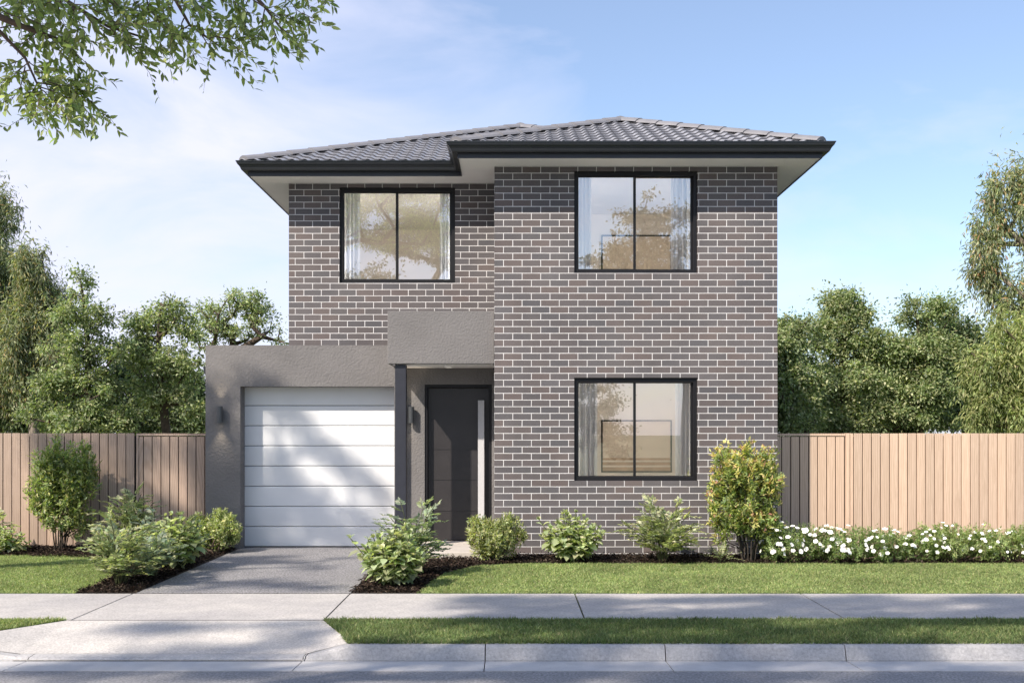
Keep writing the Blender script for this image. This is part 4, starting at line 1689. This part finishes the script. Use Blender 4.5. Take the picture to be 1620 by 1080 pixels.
def dense_shrub(name, label, base, blobs, n_tip, per, tip_r, leafL, asp, pal, n_stem, stem_h, seed, group=None, stem_mat='twig', kind='simple', stem_r=0.012, upw=0.5, tip_pal=None, n_top=0):
    """shrub built of leafy shoots: tips spread through lumps, stems joining them to the ground"""
    global RNG
    keep = RNG
    RNG = np.random.default_rng(seed)
    base = np.array(base, float)
    o = empty(name, tuple(base))
    tag(o, label, 'shrub', group)
    B = np.array(blobs, float)
    wts = B[:, 3] * B[:, 4] * B[:, 5] * B[:, 6]
    idx = RNG.choice(len(B), size=n_tip, p=wts / wts.sum())
    C = B[idx, :3] + rdir(n_tip) * (RNG.random(n_tip) ** 0.42)[:, None] * B[idx, 3:6]
    C[:, 2] = np.maximum(C[:, 2], 0.04)
    cen = (B[:, :3] * wts[:, None]).sum(0) / wts.sum()
    segs = []
    groups = RNG.integers(0, n_stem, n_tip)
    ang = np.arctan2(C[:, 1] - base[1], C[:, 0] - base[0])
    order = np.argsort(ang)
    chunks = np.array_split(order, n_stem)
    for ci, ch_ in enumerate(chunks):
        if len(ch_) == 0:
            continue
        mean = C[ch_].mean(0)
        foot = base + np.array([(mean[0] - base[0]) * 0.22 + RNG.normal(0, .02), (mean[1] - base[1]) * 0.22, -0.02])
        mid = foot + (mean - foot) * 0.5
        mid[:2] = foot[:2] + (mean[:2] - foot[:2]) * 0.25 + RNG.normal(0, .015, 2)
        mid[2] = max(stem_h, 0.05)
        pts = [foot, (foot + mid) / 2 + np.append(RNG.normal(0, .01, 2), 0), mid]
        sub = C[ch_][:: max(1, len(ch_) // 14)]
        segs += skeleton(pts, sub, stem_r, 0.0022, 0.08, 0.45)
    tubes_mesh(segs, 'stems', M[stem_mat], o, 5)
    cr_ = tip_r * RNG.uniform(0.6, 1.3, n_tip)
    own = np.repeat(np.arange(n_tip), per)
    n = len(own)
    axis = unit(unit(C - base) * 0.6 + rdir(n_tip) * 0.5 + np.array([0, 0, upw]))
    t = RNG.random(n)
    P = C[own] + axis[own] * ((t - 0.5) * 2 * cr_[own])[:, None] + rdir(n) * (cr_[own] * 0.35)[:, None]
    rad_ = rdir(n)
    D = rad_ * 0.9 + axis[own] * 0.7
    Nn = axis[own] * 1.0 - rad_ * 0.4 + rdir(n) * .3
    P[:, 2] = np.maximum(P[:, 2], 0.015)
    col = pick(pal, n, 0.2) * (1 + 0.16 * RNG.uniform(-1, 1, n_tip))[own][:, None]
    if tip_pal is not None:
        red = RNG.random(n_tip) < 0.55 * (0.3 + (C[:, 2] - C[:, 2].min()) / np.ptp(C[:, 2]))
        sel = red[own] & (t > 0.45)
        col[sel] = pick(tip_pal, int(sel.sum()), 0.2)
    L = leafL * RNG.uniform(0.6, 1.25, n)
    leaves('foliage', P, D, Nn, L, L * asp, col * np.array([1.26, 1.20, 1.35]), M['leaf'], o, kind)
    RNG = keep
    return o


PAL_NAND = [(0.19, 0.22, 0.095, 4), (0.14, 0.17, 0.070, 3), (0.27, 0.29, 0.14, 2.5), (0.09, 0.12, 0.055, 1)]
PAL_NANDB = [(0.145, 0.185, 0.105, 4), (0.10, 0.14, 0.080, 3), (0.22, 0.26, 0.15, 2)]
PAL_HYD = [(0.195, 0.235, 0.095, 4), (0.135, 0.175, 0.070, 3), (0.27, 0.30, 0.14, 2.5)]
PAL_VAR = [(0.20, 0.24, 0.09, 3), (0.14, 0.18, 0.06, 3), (0.34, 0.36, 0.18, 2)]
PAL_PHO = [(0.130, 0.180, 0.042, 4), (0.185, 0.220, 0.052, 3), (0.085, 0.130, 0.045, 3), (0.26, 0.27, 0.08, 1.2)]
PAL_PHO_TIP = [(0.32, 0.31, 0.08, 4), (0.28, 0.14, 0.08, 0.9), (0.34, 0.25, 0.10, 1.1)]


def gb(px, py):
    """ground point under pixel"""
    d = dist(py)
    return np.array([(px - 810) * d / F, d, 0.0])


def lump(px, py, rx, ry, d, w=1.0, depth=None):
    return B_(px, py, rx, ry, d, w, depth)


# tall shrubs
d = 14.35
dense_shrub('tall_shrub', 'tall upright shrub with bare lower stems before the darker fence', gb(95, 870),
            [lump(100, 760, 46, 34, d), lump(84, 735, 32, 30, d), lump(120, 725, 28, 22, d, .8), lump(92, 705, 10, 14, d, .8), lump(118, 712, 7, 12, d, .6), lump(96, 805, 46, 34, d), lump(120, 830, 26, 22, d, .7), lump(72, 780, 26, 36, d), lump(130, 760, 26, 40, d)],
            620, 18, 0.085, 0.070, 0.36, PAL_PHO + [(0.17, 0.21, 0.09, 3)], 14, 0.38, 21, 'tall upright shrubs', stem_r=0.008, stem_mat='stem_dark')
d = 13.2
dense_shrub('tall_shrub', 'tall rounded shrub with yellow and reddish tips before the corner of the brick wall', gb(1185, 889),
            [lump(1180, 765, 54, 36, d), lump(1150, 740, 28, 28, d), lump(1195, 735, 34, 28, d), lump(1184, 714, 10, 12, d, .8), lump(1215, 770, 22, 36, d), lump(1170, 815, 48, 34, d), lump(1205, 830, 32, 34, d), lump(1145, 840, 18, 26, d, .7), lump(1140, 790, 20, 34, d)],
            720, 18, 0.080, 0.066, 0.40, PAL_PHO, 18, 0.34, 22, 'tall upright shrubs', tip_pal=PAL_PHO_TIP, stem_r=0.008, stem_mat='stem_dark')

# left bed
broad_shrub('low broad leaved plant at the picture edge before the darker fence', gb(8, 876), 0.36, 0.36, 22, PAL_HYD, 31, 0.10)
frond_shrub('feathery plant leaning in at the picture edge beside the low broad leaved plant', gb(-22, 874), 0.60, 0.40, 10, PAL_NAND, 32)
frond_shrub('tall feathery shrub at the back of the bed beside the darker gate', gb(205, 878), 0.76, 0.46, 24, PAL_NAND, 33)
frond_shrub('arching feathery shrub behind the broad leaved one in the driveway bed', gb(243, 892), 0.66, 0.36, 13, PAL_NANDB, 34)
frond_shrub('large feathery shrub at the front corner of the bed beside the footpath', gb(190, 926), 0.62, 0.50, 30, PAL_NAND + [(0.14, 0.19, 0.10, 3)], 35)
frond_shrub('low spreading feathery shrub at the driveway edge before the broad leaved one', gb(242, 914), 0.36, 0.38, 16, PAL_NANDB, 36)
broad_shrub('broad leaved shrub in the middle of the bed left of the driveway', gb(278, 900), 0.70, 0.44, 46, PAL_HYD, 37, 0.125)
d = dist(874)
dense_shrub('dense_shrub', 'dense small leaved shrub at the foot of the garage pillar', gb(338, 876),
            [lump(338, 845, 44, 26, d), lump(318, 826, 14, 14, d), lump(350, 822, 20, 16, d), lump(368, 840, 14, 20, d), lump(300, 850, 18, 20, d), lump(325, 866, 30, 12, d)],
            620, 18, 0.05, 0.042, 0.5, PAL_VAR, 9, 0.10, 38, 'dense low shrubs')

# bed between driveway and lawn
frond_shrub('large feathery shrub behind the big broad leaved one beside the porch post', gb(652, 912), 0.80, 0.42, 22, PAL_NANDB + [(0.20, 0.24, 0.10, 2)], 41)
broad_shrub('largest broad leaved shrub between the driveway and the front lawn', gb(622, 928), 0.66, 0.42, 56, PAL_HYD, 42, 0.125, outlier=(PI, 0.44, 0.50))
d = dist(889)
dense_shrub('dense_shrub', 'dense yellow green shrub beside the front door and brick wall', gb(780, 890),
            [lump(780, 852, 40, 26, d), lump(760, 836, 20, 18, d), lump(805, 830, 18, 16, d), lump(822, 848, 10, 16, d, .7), lump(782, 872, 34, 14, d)],
            560, 18, 0.055, 0.050, 0.32, PAL_NAND + [(0.26, 0.28, 0.07, 1.5)], 9, 0.08, 43, 'dense low shrubs')
broad_shrub('broad leaved shrub below the wall between door and ground floor window', gb(907, 889), 0.66, 0.50, 46, PAL_HYD, 44, 0.125, outlier=(PI, 0.42, 0.52))
frond_shrub('feathery shrub below the ground floor window', gb(1048, 889), 0.68, 0.52, 30, PAL_NAND, 45)
frond_shrub('tiny sprig between the feathery shrub and the tall rounded shrub', gb(1142, 890), 0.15, 0.10, 5, PAL_NAND, 46, 0.025, name='seedling')

# white flowering shrubs along the pale fence
fl_me = None


def flower_mesh(seed):
    r_ = random.Random(seed)
    mb = MB()
    for k in range(5):
        w = 2 * PI * k / 5 + r_.uniform(-.1, .1)
        c, s = math.cos(w), math.sin(w)
        L = 0.030 * r_.uniform(0.85, 1.1)
        hw = 0.014

        def pp(a, b, z):
            return (a * c - b * s, a * s + b * c, z)
        zl = r_.uniform(-0.002, 0.008)
        p = [pp(0.002, 0, 0), pp(L * .45, -hw * .75, 0.003), pp(L * .85, -hw, 0.005 + zl), pp(L, -hw * .3, 0.004 + zl), pp(L * 0.97, 0, 0.001 + zl), pp(L, hw * .3, 0.004 + zl), pp(L * .85, hw, 0.005 + zl), pp(L * .45, hw * .75, 0.003)]
        for q in range(1, 7):
            mb.poly([p[0], p[q], p[q + 1]])
    mb.tube([(0, 0, 0.0), (0, 0, 0.006)], [0.004, 0.003], 6, 1)
    me = bpy.data.meshes.new('flower')
    me.from_pydata(mb.v, [], mb.f)
    me.materials.append(M['petal'])
    me.materials.append(M['stamen'])
    me.polygons.foreach_set('material_index', mb.m)
    return me


FM = [flower_mesh(k) for k in range(4)]
PAL_FL = [(0.105, 0.165, 0.042, 4), (0.150, 0.210, 0.055, 3), (0.075, 0.125, 0.035, 3), (0.20, 0.26, 0.08, 1)]
PAL_FL2 = [(0.15, 0.20, 0.06, 4), (0.20, 0.25, 0.08, 3), (0.10, 0.15, 0.045, 2)]


def flower_shrub(label, px0, px1, py_top, py_base, seed, nfl, pal, scale=1.0, leafL=0.034):
    d = dist(py_base)
    cx = (px0 + px1) / 2
    w = (px1 - px0) / 2
    hh = (py_base - py_top)
    r_ = np.random.default_rng(seed)
    bl = []
    for k in range(7):
        t = (k + .5) / 7
        xx = px0 + (px1 - px0) * t
        top = py_top + hh * (0.0 + 0.12 * abs(t - 0.5) * 2 + 0.10 * r_.random())
        top -= 5
        cy = (top + py_base) / 2 + 2
        bl.append(lump(xx, cy, w * 0.30, (py_base - top) / 2, d + r_.uniform(-.08, .22), 1, depth=0.30))
    o = dense_shrub('flowering_shrub', label, gb(cx, py_base),
                    bl, int(9 * w), 18, 0.055, leafL, 0.36, pal, 12, 0.05, seed, 'white flowering shrubs along the pale fence', stem_r=0.006)
    B = np.array(bl)
    for k in range(nfl):
        b_ = B[r_.integers(0, len(B))]
        v = r_.normal(size=3)
        v /= np.linalg.norm(v)
        v[1] = -abs(v[1])
        v[2] = abs(v[2]) * 1.2 - 0.30
        v /= np.linalg.norm(v)
        p = b_[:3] + v * b_[3:6] * r_.uniform(1.02, 1.2)
        p[2] = max(p[2], 0.08)
        f = bpy.data.objects.new('flower', FM[k % 4])
        f.location = tuple(p)
        nv = Vector(v) * 0.8 + Vector((r_.normal(0, .3), -0.25, 0.55))
        f.rotation_euler = nv.to_track_quat('Z', 'Y').to_euler()
        s_ = scale * r_.uniform(0.7, 1.1)
        f.scale = (s_, s_, s_)
        COL.objects.link(f)
        put(f, o)
    return o


flower_shrub('shrub thick with white flowers right beside the tall rounded shrub', 1212, 1318, 826, 889, 51, 62, PAL_FL)
flower_shrub('shrub with scattered large white flowers before the gate post', 1300, 1400, 832, 889, 52, 46, PAL_FL)
flower_shrub('darker green shrub with few white flowers midway along the pale fence', 1380, 1475, 838, 888, 53, 26, PAL_FL)
flower_shrub('yellow green shrub with small cream flowers past the darker one', 1455, 1560, 828, 888, 54, 44, PAL_FL2, 0.72, 0.042)
flower_shrub('pale shrub with small cream flowers at the picture edge before the pale fence', 1545, 1665, 834, 888, 55, 40, PAL_FL2, 0.72, 0.040)

# ------------------------------------------------------------------ street trees outside the frame (their shade and one hanging bough are in it)
street = empty('street_tree', (-6.3, 3.2, 0))
tag(street, 'street tree whose leafy bough hangs into the sky above the road', 'tree')
PAL_ST = [(0.150, 0.195, 0.060, 4), (0.105, 0.145, 0.048, 3), (0.200, 0.245, 0.080, 2.5), (0.30, 0.33, 0.12, 1.5)]
dB = 6.0
segs = []
LP_, LD_, LN_, LL_ = [], [], [], []


def twig(p0, p1, r0, nl, seed, sag=0.04, sub=True):
    r_ = np.random.default_rng(seed)
    p0, p1 = np.array(p0, float), np.array(p1, float)
    Lt = np.linalg.norm(p1 - p0)
    bend = r_.normal(0, 0.05 * Lt, 3)
    m = max(4, int(Lt / 0.07))
    q = []
    for k in range(m + 1):
        t = k / m
        q.append(p0 + (p1 - p0) * t + bend * math.sin(PI * t) + np.array([0, 0, -sag * Lt * t * t]) + r_.normal(0, .004, 3))
    for k in range(m):
        segs.append((q[k], q[k + 1], r0 * (1 - .75 * k / m), r0 * (1 - .75 * (k + 1) / m)))
    for c in range(nl):
        t = 0.12 + 0.88 * (c + r_.random()) / nl
        k = min(int(t * m), m - 1)
        pp = q[k] + (q[k + 1] - q[k]) * (t * m - k)
        td = unit(q[k + 1] - q[k])
        sd = unit(np.cross(td, r_.normal(size=3)))
        LP_.append(pp)
        LD_.append(td * 0.8 + sd * 0.9 + np.array([0, 0, -0.08]))
        LN_.append(r_.normal(size=3) * 0.7 + np.array([0, -0.3, 0.8]))
        LL_.append(0.062 * r_.uniform(0.6, 1.15))
    if sub:
        ns = max(3, int(Lt / 0.09))
        for c in range(ns):
            t = 0.25 + 0.7 * (c + r_.random()) / ns
            k = min(int(t * m), m - 1)
            pp = q[k]
            td = unit(p1 - p0)
            sd = unit(np.cross(td, r_.normal(size=3)))
            e = pp + (td * 0.7 + sd * 0.8 + np.array([0, 0, -.15])) * r_.uniform(0.10, 0.24)
            twig(pp, e, 0.0022, 11, seed * 31 + c, sag=0.12, sub=False)


def bp(px, py, dd=0.0):
    return at(px, py, dB + dd)


limbs = [  # main limbs of the bough, as seen
    [(-330, -520, -1.2), (-200, -250, -.7), (-90, -60, -.3), (-10, 40, 0), (40, 92, 0), (62, 140, 0)],
    [(-330, -520, -1.2), (-120, -200, -.5), (40, -60, -.1), (110, 5, 0), (170, 42, .1), (235, 62, .1)],
    [(-120, -200, -.5), (80, -140, 0), (215, -60, .2), (275, -5, .2), (300, 40, .2), (345, 72, .2)],
    [(80, -140, 0), (260, -110, .2), (370, -40, .2), (420, 12, .2), (448, 50, .2)],
    [(-90, -60, -.3), (-40, 10, -.2), (30, 40, -.1), (90, 62, 0), (125, 92, 0)],
]
for lb in limbs:
    pts = [bp(a, b, c) for a, b, c in lb]
    for k in range(len(pts) - 1):
        r0, r1 = 0.030 * (1 - k / len(pts)) ** 1.8 + 0.004, 0.030 * (1 - (k + 1) / len(pts)) ** 1.8 + 0.004
        segs.append((pts[k], pts[k + 1], r0, r1))
tw = [  # start px,py -> end px,py
    (-20, 30, 60, 22), (0, 45, 78, 50), (0, -10, 90, 18), (30, -20, 110, 25), (60, -30, 150, 30), (90, 0, 95, 62), (110, 5, 180, 20), (110, 5, 150, 75),
    (30, 40, 72, 82), (60, 52, 118, 104), (90, 60, 146, 112), (60, 50, 30, 74), (130, 20, 190, 62), (150, 35, 225, 92), (170, 42, 252, 88), (170, 42, 210, 30),
    (150, -30, 235, 12), (200, -40, 262, 30), (215, -60, 300, -4), (230, -20, 245, 70), (275, -5, 262, 48), (285, 10, 330, 22), (290, 30, 322, 88), (300, 40, 372, 66),
    (320, 55, 355, 96), (300, 40, 282, 92), (330, 62, 385, 84), (300, -30, 372, 10), (330, -40, 398, 24), (370, -40, 442, -10), (380, -25, 390, 40), (400, 0, 470, 30),
    (420, 12, 474, 40), (430, 25, 446, 78), (440, 40, 468, 66), (420, -20, 506, -6), (440, -30, 530, 8), (450, -10, 500, 28), (395, 0, 372, 50), (420, 15, 415, 64),
    (-30, 10, 50, -8), (10, 20, 80, 34), (70, 10, 130, 2), (120, -10, 190, -4), (140, 12, 205, 44), (180, 0, 240, 40), (200, 10, 270, 24), (240, 20, 290, 60), (250, -10, 310, 30), (300, 0, 350, 40), (20, -30, 70, 10), (150, -20, 210, 20), (240, -90, 330, -50), (300, -100, 420, -60), (-40, -60, 60, -40), (20, -80, 140, -50),
    (40, 92, -15, 110), (45, 98, -5, 150), (55, 110, 100, 118), (60, 125, 128, 138), (62, 135, 150, 160), (60, 130, 168, 182), (62, 140, 118, 200), (60, 138, 78, 186),
    (58, 130, 30, 168), (40, 105, 5, 172), (50, 110, 8, 132), (70, 128, 132, 160), (45, 98, 78, 108), (62, 145, 52, 186), (62, 120, 110, 172), (65, 125, 140, 146),
]
for k, (a, b, c, e) in enumerate(tw):
    r_ = random.Random(k)
    z0, z1 = r_.uniform(-.15, .15), r_.uniform(-.35, .35)
    L_ = math.hypot(c - a, e - b) / 283
    twig(bp(a, b, z0), bp(c, e, z1), 0.004, max(12, int(L_ * 58)), 100 + k)
# trunk and crown of the same tree, above and beside the view
trunk_s = [np.array(p) for p in [(-6.3, 3.2, -0.1), (-6.25, 3.2, 1.0), (-6.15, 3.25, 2.0), (-6.0, 3.3, 3.0), (-5.7, 3.2, 4.2), (-5.3, 3.0, 5.4)]]
j0 = bp(-330, -520, -1.2)
segs.append((trunk_s[3], (trunk_s[3] + j0) / 2 + np.array([0, 0, .1]), 0.09, 0.06))
segs.append(((trunk_s[3] + j0) / 2 + np.array([0, 0, .1]), j0, 0.06, 0.034))


def cast(px, py, z, t):
    """where a leaf clump must hang to shade the ground seen at that pixel; t metres back along the sun's ray"""
    dd = dist(py, z)
    x = (px - 810) * dd / F
    return np.array([x - 0.95 * t, dd - t, z + 1.25 * t])


# clumps placed so that their shade falls on the footpath, verge, kerb, road and crossover
clump_list = []
R2 = np.random.default_rng(77)
def shade_zone(n, px0, px1, py0, py1, t0, t1, z=0.0):
    for _ in range(n):
        px, py = R2.uniform(px0, px1), 1 / R2.uniform(1 / (py1 - 682), 1 / (py0 - 682)) + 682
        clump_list.append(cast(px, py, z, R2.uniform(t0, t1)))
shade_zone(190, 730, 1850, 943, 988, 5.6, 7.0)
shade_zone(22, 900, 1600, 985, 1020, 5.2, 6.6)
shade_zone(64, 560, 1750, 1022, 1062, 5.0, 6.4, -0.05)
shade_zone(26, 50, 520, 1040, 1075, 5.2, 6.6, -0.1)
shade_zone(14, 200, 500, 990, 1030, 5.6, 6.8, -0.04)
shade_zone(30, 600, 1700, 1066, 1085, 5.0, 6.4, -0.1)
Cl = np.array(clump_list)
segs += skeleton(trunk_s, list(Cl), 0.10, 0.005, 0.08)
tubes_mesh(segs, 'trunk', M['twig'], street)
LP_, LD_, LN_, LL_ = map(np.array, (LP_, LD_, LN_, LL_))
LP2 = LP_
own = np.repeat(np.arange(len(Cl)), 170)
n = len(own)
off = rdir(n) * (RNG.random(n) ** 0.5)[:, None] * np.array([0.42, 0.16, 0.20])
Pc = Cl[own] + off
P_all = np.concatenate([LP_, Pc])
D_all = np.concatenate([LD_, rdir(n) + np.array([0, 0, -.3])])
N_all = np.concatenate([LN_, rdir(n) * .7 + np.array([0, 0, .8])])
L_all = np.concatenate([LL_, RNG.uniform(0.05, 0.09, n)])
leaves('crown', P_all, D_all, N_all, L_all, L_all * 0.36, pick(PAL_ST, len(P_all), 0.22), M['leaf'], street, 'long')

# second street tree, shading the driveway, the garage pillar and part of the garage door
cl2 = []
def shade2(n, px0, px1, py0, py1, t0, t1):
    for _ in range(n):
        px, py = R2.uniform(px0, px1), 1 / R2.uniform(1 / (py1 - 682), 1 / (py0 - 682)) + 682
        cl2.append(cast(px, py, 0.0, R2.uniform(t0, t1)))
def shade_wall(n, x0, x1, z0, z1, y, t0, t1):
    for _ in range(n):
        t = R2.uniform(t0, t1)
        cl2.append(np.array([R2.uniform(x0, x1) - 0.95 * t, y - t, R2.uniform(z0, z1) + 1.25 * t]))
shade2(18, 300, 560, 880, 905, 4.6, 6)
shade2(10, 300, 520, 915, 934, 4.6, 6)
shade_wall(40, -4.5, -3.75, 0.0, 2.35, 14.62, 4.6, 6.4)
shade_wall(16, -3.7, -3.1, 0.0, 1.3, 14.86, 4.6, 6.4)
shade_wall(9, -3.1, -2.4, 0.0, 0.8, 14.86, 4.6, 6.4)
shade_wall(8, -2.5, -1.7, 0.0, 0.35, 14.86, 4.6, 6.4)
for k in range(12):      # the slanting streak across the door
    t = R2.uniform(4.8, 6.2)
    u = k / 11
    cl2.append(np.array([-3.3 + 1.5 * u - 0.95 * t, 14.86 - t, 1.95 - 1.25 * u + R2.normal(0, .05) + 1.25 * t]))
shade_wall(26, -5.6, -4.2, 0.2, 1.7, 14.85, 4.8, 6.6)
shade_wall(16, -6.6, -5.6, 0.9, 1.7, 14.85, 4.8, 6.6)
second = empty('street_tree', (-10.4, 8.4, 0))
tag(second, 'second street tree outside the picture shading the garage', 'tree')
tr2 = [np.array(p) for p in [(-10.4, 8.4, -0.1), (-10.4, 8.4, 1.2), (-10.3, 8.5, 2.5), (-10.1, 8.6, 3.8), (-9.8, 8.7, 5.0), (-9.4, 8.8, 6.2)]]
C2 = np.array(cl2)
tubes_mesh(skeleton(tr2, list(C2), 0.15, 0.006, 0.08), 'trunk', M['bark'], second)
own = np.repeat(np.arange(len(C2)), 120)
n = len(own)
off = rdir(n) * (RNG.random(n) ** 0.5)[:, None] * np.array([0.30, 0.22, 0.22])
L_ = RNG.uniform(0.05, 0.09, n)
leaves('crown', C2[own] + off, rdir(n) + np.array([0, 0, -.3]), rdir(n) * .7 + np.array([0, 0, .8]), L_, L_ * .38, pick(PAL_ST, n, .22), M['leaf'], second, 'long')

# ------------------------------------------------------------------ across the road, seen mirrored in the window panes
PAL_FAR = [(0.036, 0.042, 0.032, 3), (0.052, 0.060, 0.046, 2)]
GO = 'trees across the road mirrored in the windows'


def mirror_pt(px, py, yw, yt):
    """point at depth yt (behind the camera) mirrored at pixel (px,py) in glass at depth yw"""
    path = yw + (yw - yt)
    return np.array([(px - 810) * path / F, yt, H - (py - HZ) * path / F])


def MBl(px, py, rx, ry, yw, yt, w=1.0):
    c = mirror_pt(px, py, yw, yt)
    s = (2 * yw - yt) / F
    return (c[0], c[1], c[2], rx * s, (rx + ry) / 2 * s, ry * s, w)


yw, yt = 14.87, -13.0
c = mirror_pt(662, 440, yw, yt)
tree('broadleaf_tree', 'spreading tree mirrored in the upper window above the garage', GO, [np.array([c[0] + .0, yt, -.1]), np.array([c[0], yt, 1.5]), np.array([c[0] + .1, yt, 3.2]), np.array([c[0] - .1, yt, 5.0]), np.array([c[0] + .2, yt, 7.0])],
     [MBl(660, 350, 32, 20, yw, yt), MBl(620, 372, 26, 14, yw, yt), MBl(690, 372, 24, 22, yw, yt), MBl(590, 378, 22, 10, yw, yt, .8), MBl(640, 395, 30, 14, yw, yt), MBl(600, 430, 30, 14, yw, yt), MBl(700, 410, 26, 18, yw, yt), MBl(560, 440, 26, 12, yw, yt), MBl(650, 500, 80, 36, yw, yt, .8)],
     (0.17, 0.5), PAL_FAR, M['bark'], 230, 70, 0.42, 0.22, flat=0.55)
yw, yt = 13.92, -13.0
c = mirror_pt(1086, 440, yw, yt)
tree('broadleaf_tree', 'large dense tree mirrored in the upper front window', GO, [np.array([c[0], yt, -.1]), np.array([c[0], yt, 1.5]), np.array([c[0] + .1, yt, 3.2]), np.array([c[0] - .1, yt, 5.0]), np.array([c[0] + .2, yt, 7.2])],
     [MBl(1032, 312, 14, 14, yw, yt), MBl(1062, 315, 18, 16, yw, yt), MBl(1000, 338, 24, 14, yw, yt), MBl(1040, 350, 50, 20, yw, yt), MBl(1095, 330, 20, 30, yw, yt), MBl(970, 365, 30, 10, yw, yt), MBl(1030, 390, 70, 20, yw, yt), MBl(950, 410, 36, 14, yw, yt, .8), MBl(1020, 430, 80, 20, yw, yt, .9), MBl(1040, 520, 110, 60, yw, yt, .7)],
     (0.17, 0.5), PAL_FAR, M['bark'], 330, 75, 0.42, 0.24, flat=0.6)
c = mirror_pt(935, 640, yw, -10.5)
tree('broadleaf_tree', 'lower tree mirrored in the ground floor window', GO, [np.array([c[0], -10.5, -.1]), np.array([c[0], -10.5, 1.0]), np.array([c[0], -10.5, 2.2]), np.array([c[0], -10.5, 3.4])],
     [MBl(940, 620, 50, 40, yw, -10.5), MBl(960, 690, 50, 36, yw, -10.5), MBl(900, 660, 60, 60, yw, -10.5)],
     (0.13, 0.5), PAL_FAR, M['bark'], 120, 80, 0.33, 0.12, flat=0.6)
for k, (x, h) in enumerate(((-22, 7), (-15, 6), (-10, 5), (10.5, 6), (16, 7), (22, 6))):
    lbl = ['far left', 'second from the far left', 'third from the far left', 'third from the far right', 'second from the far right', 'far right'][k]
    yy = -17 - (k % 3)
    tree('broadleaf_tree', 'tree across the road outside the picture, ' + lbl, 'trees across the road', [np.array([x, yy, -.1]), np.array([x, yy, h * .3]), np.array([x + .2, yy, h * .6])],
         [(x, yy, h * .62, 2.4, 2.2, h * .36, 1)], (0.22, 0.55), PAL_FAR, M['bark'], 70, 60, 0.6, 0.16, flat=0.7)
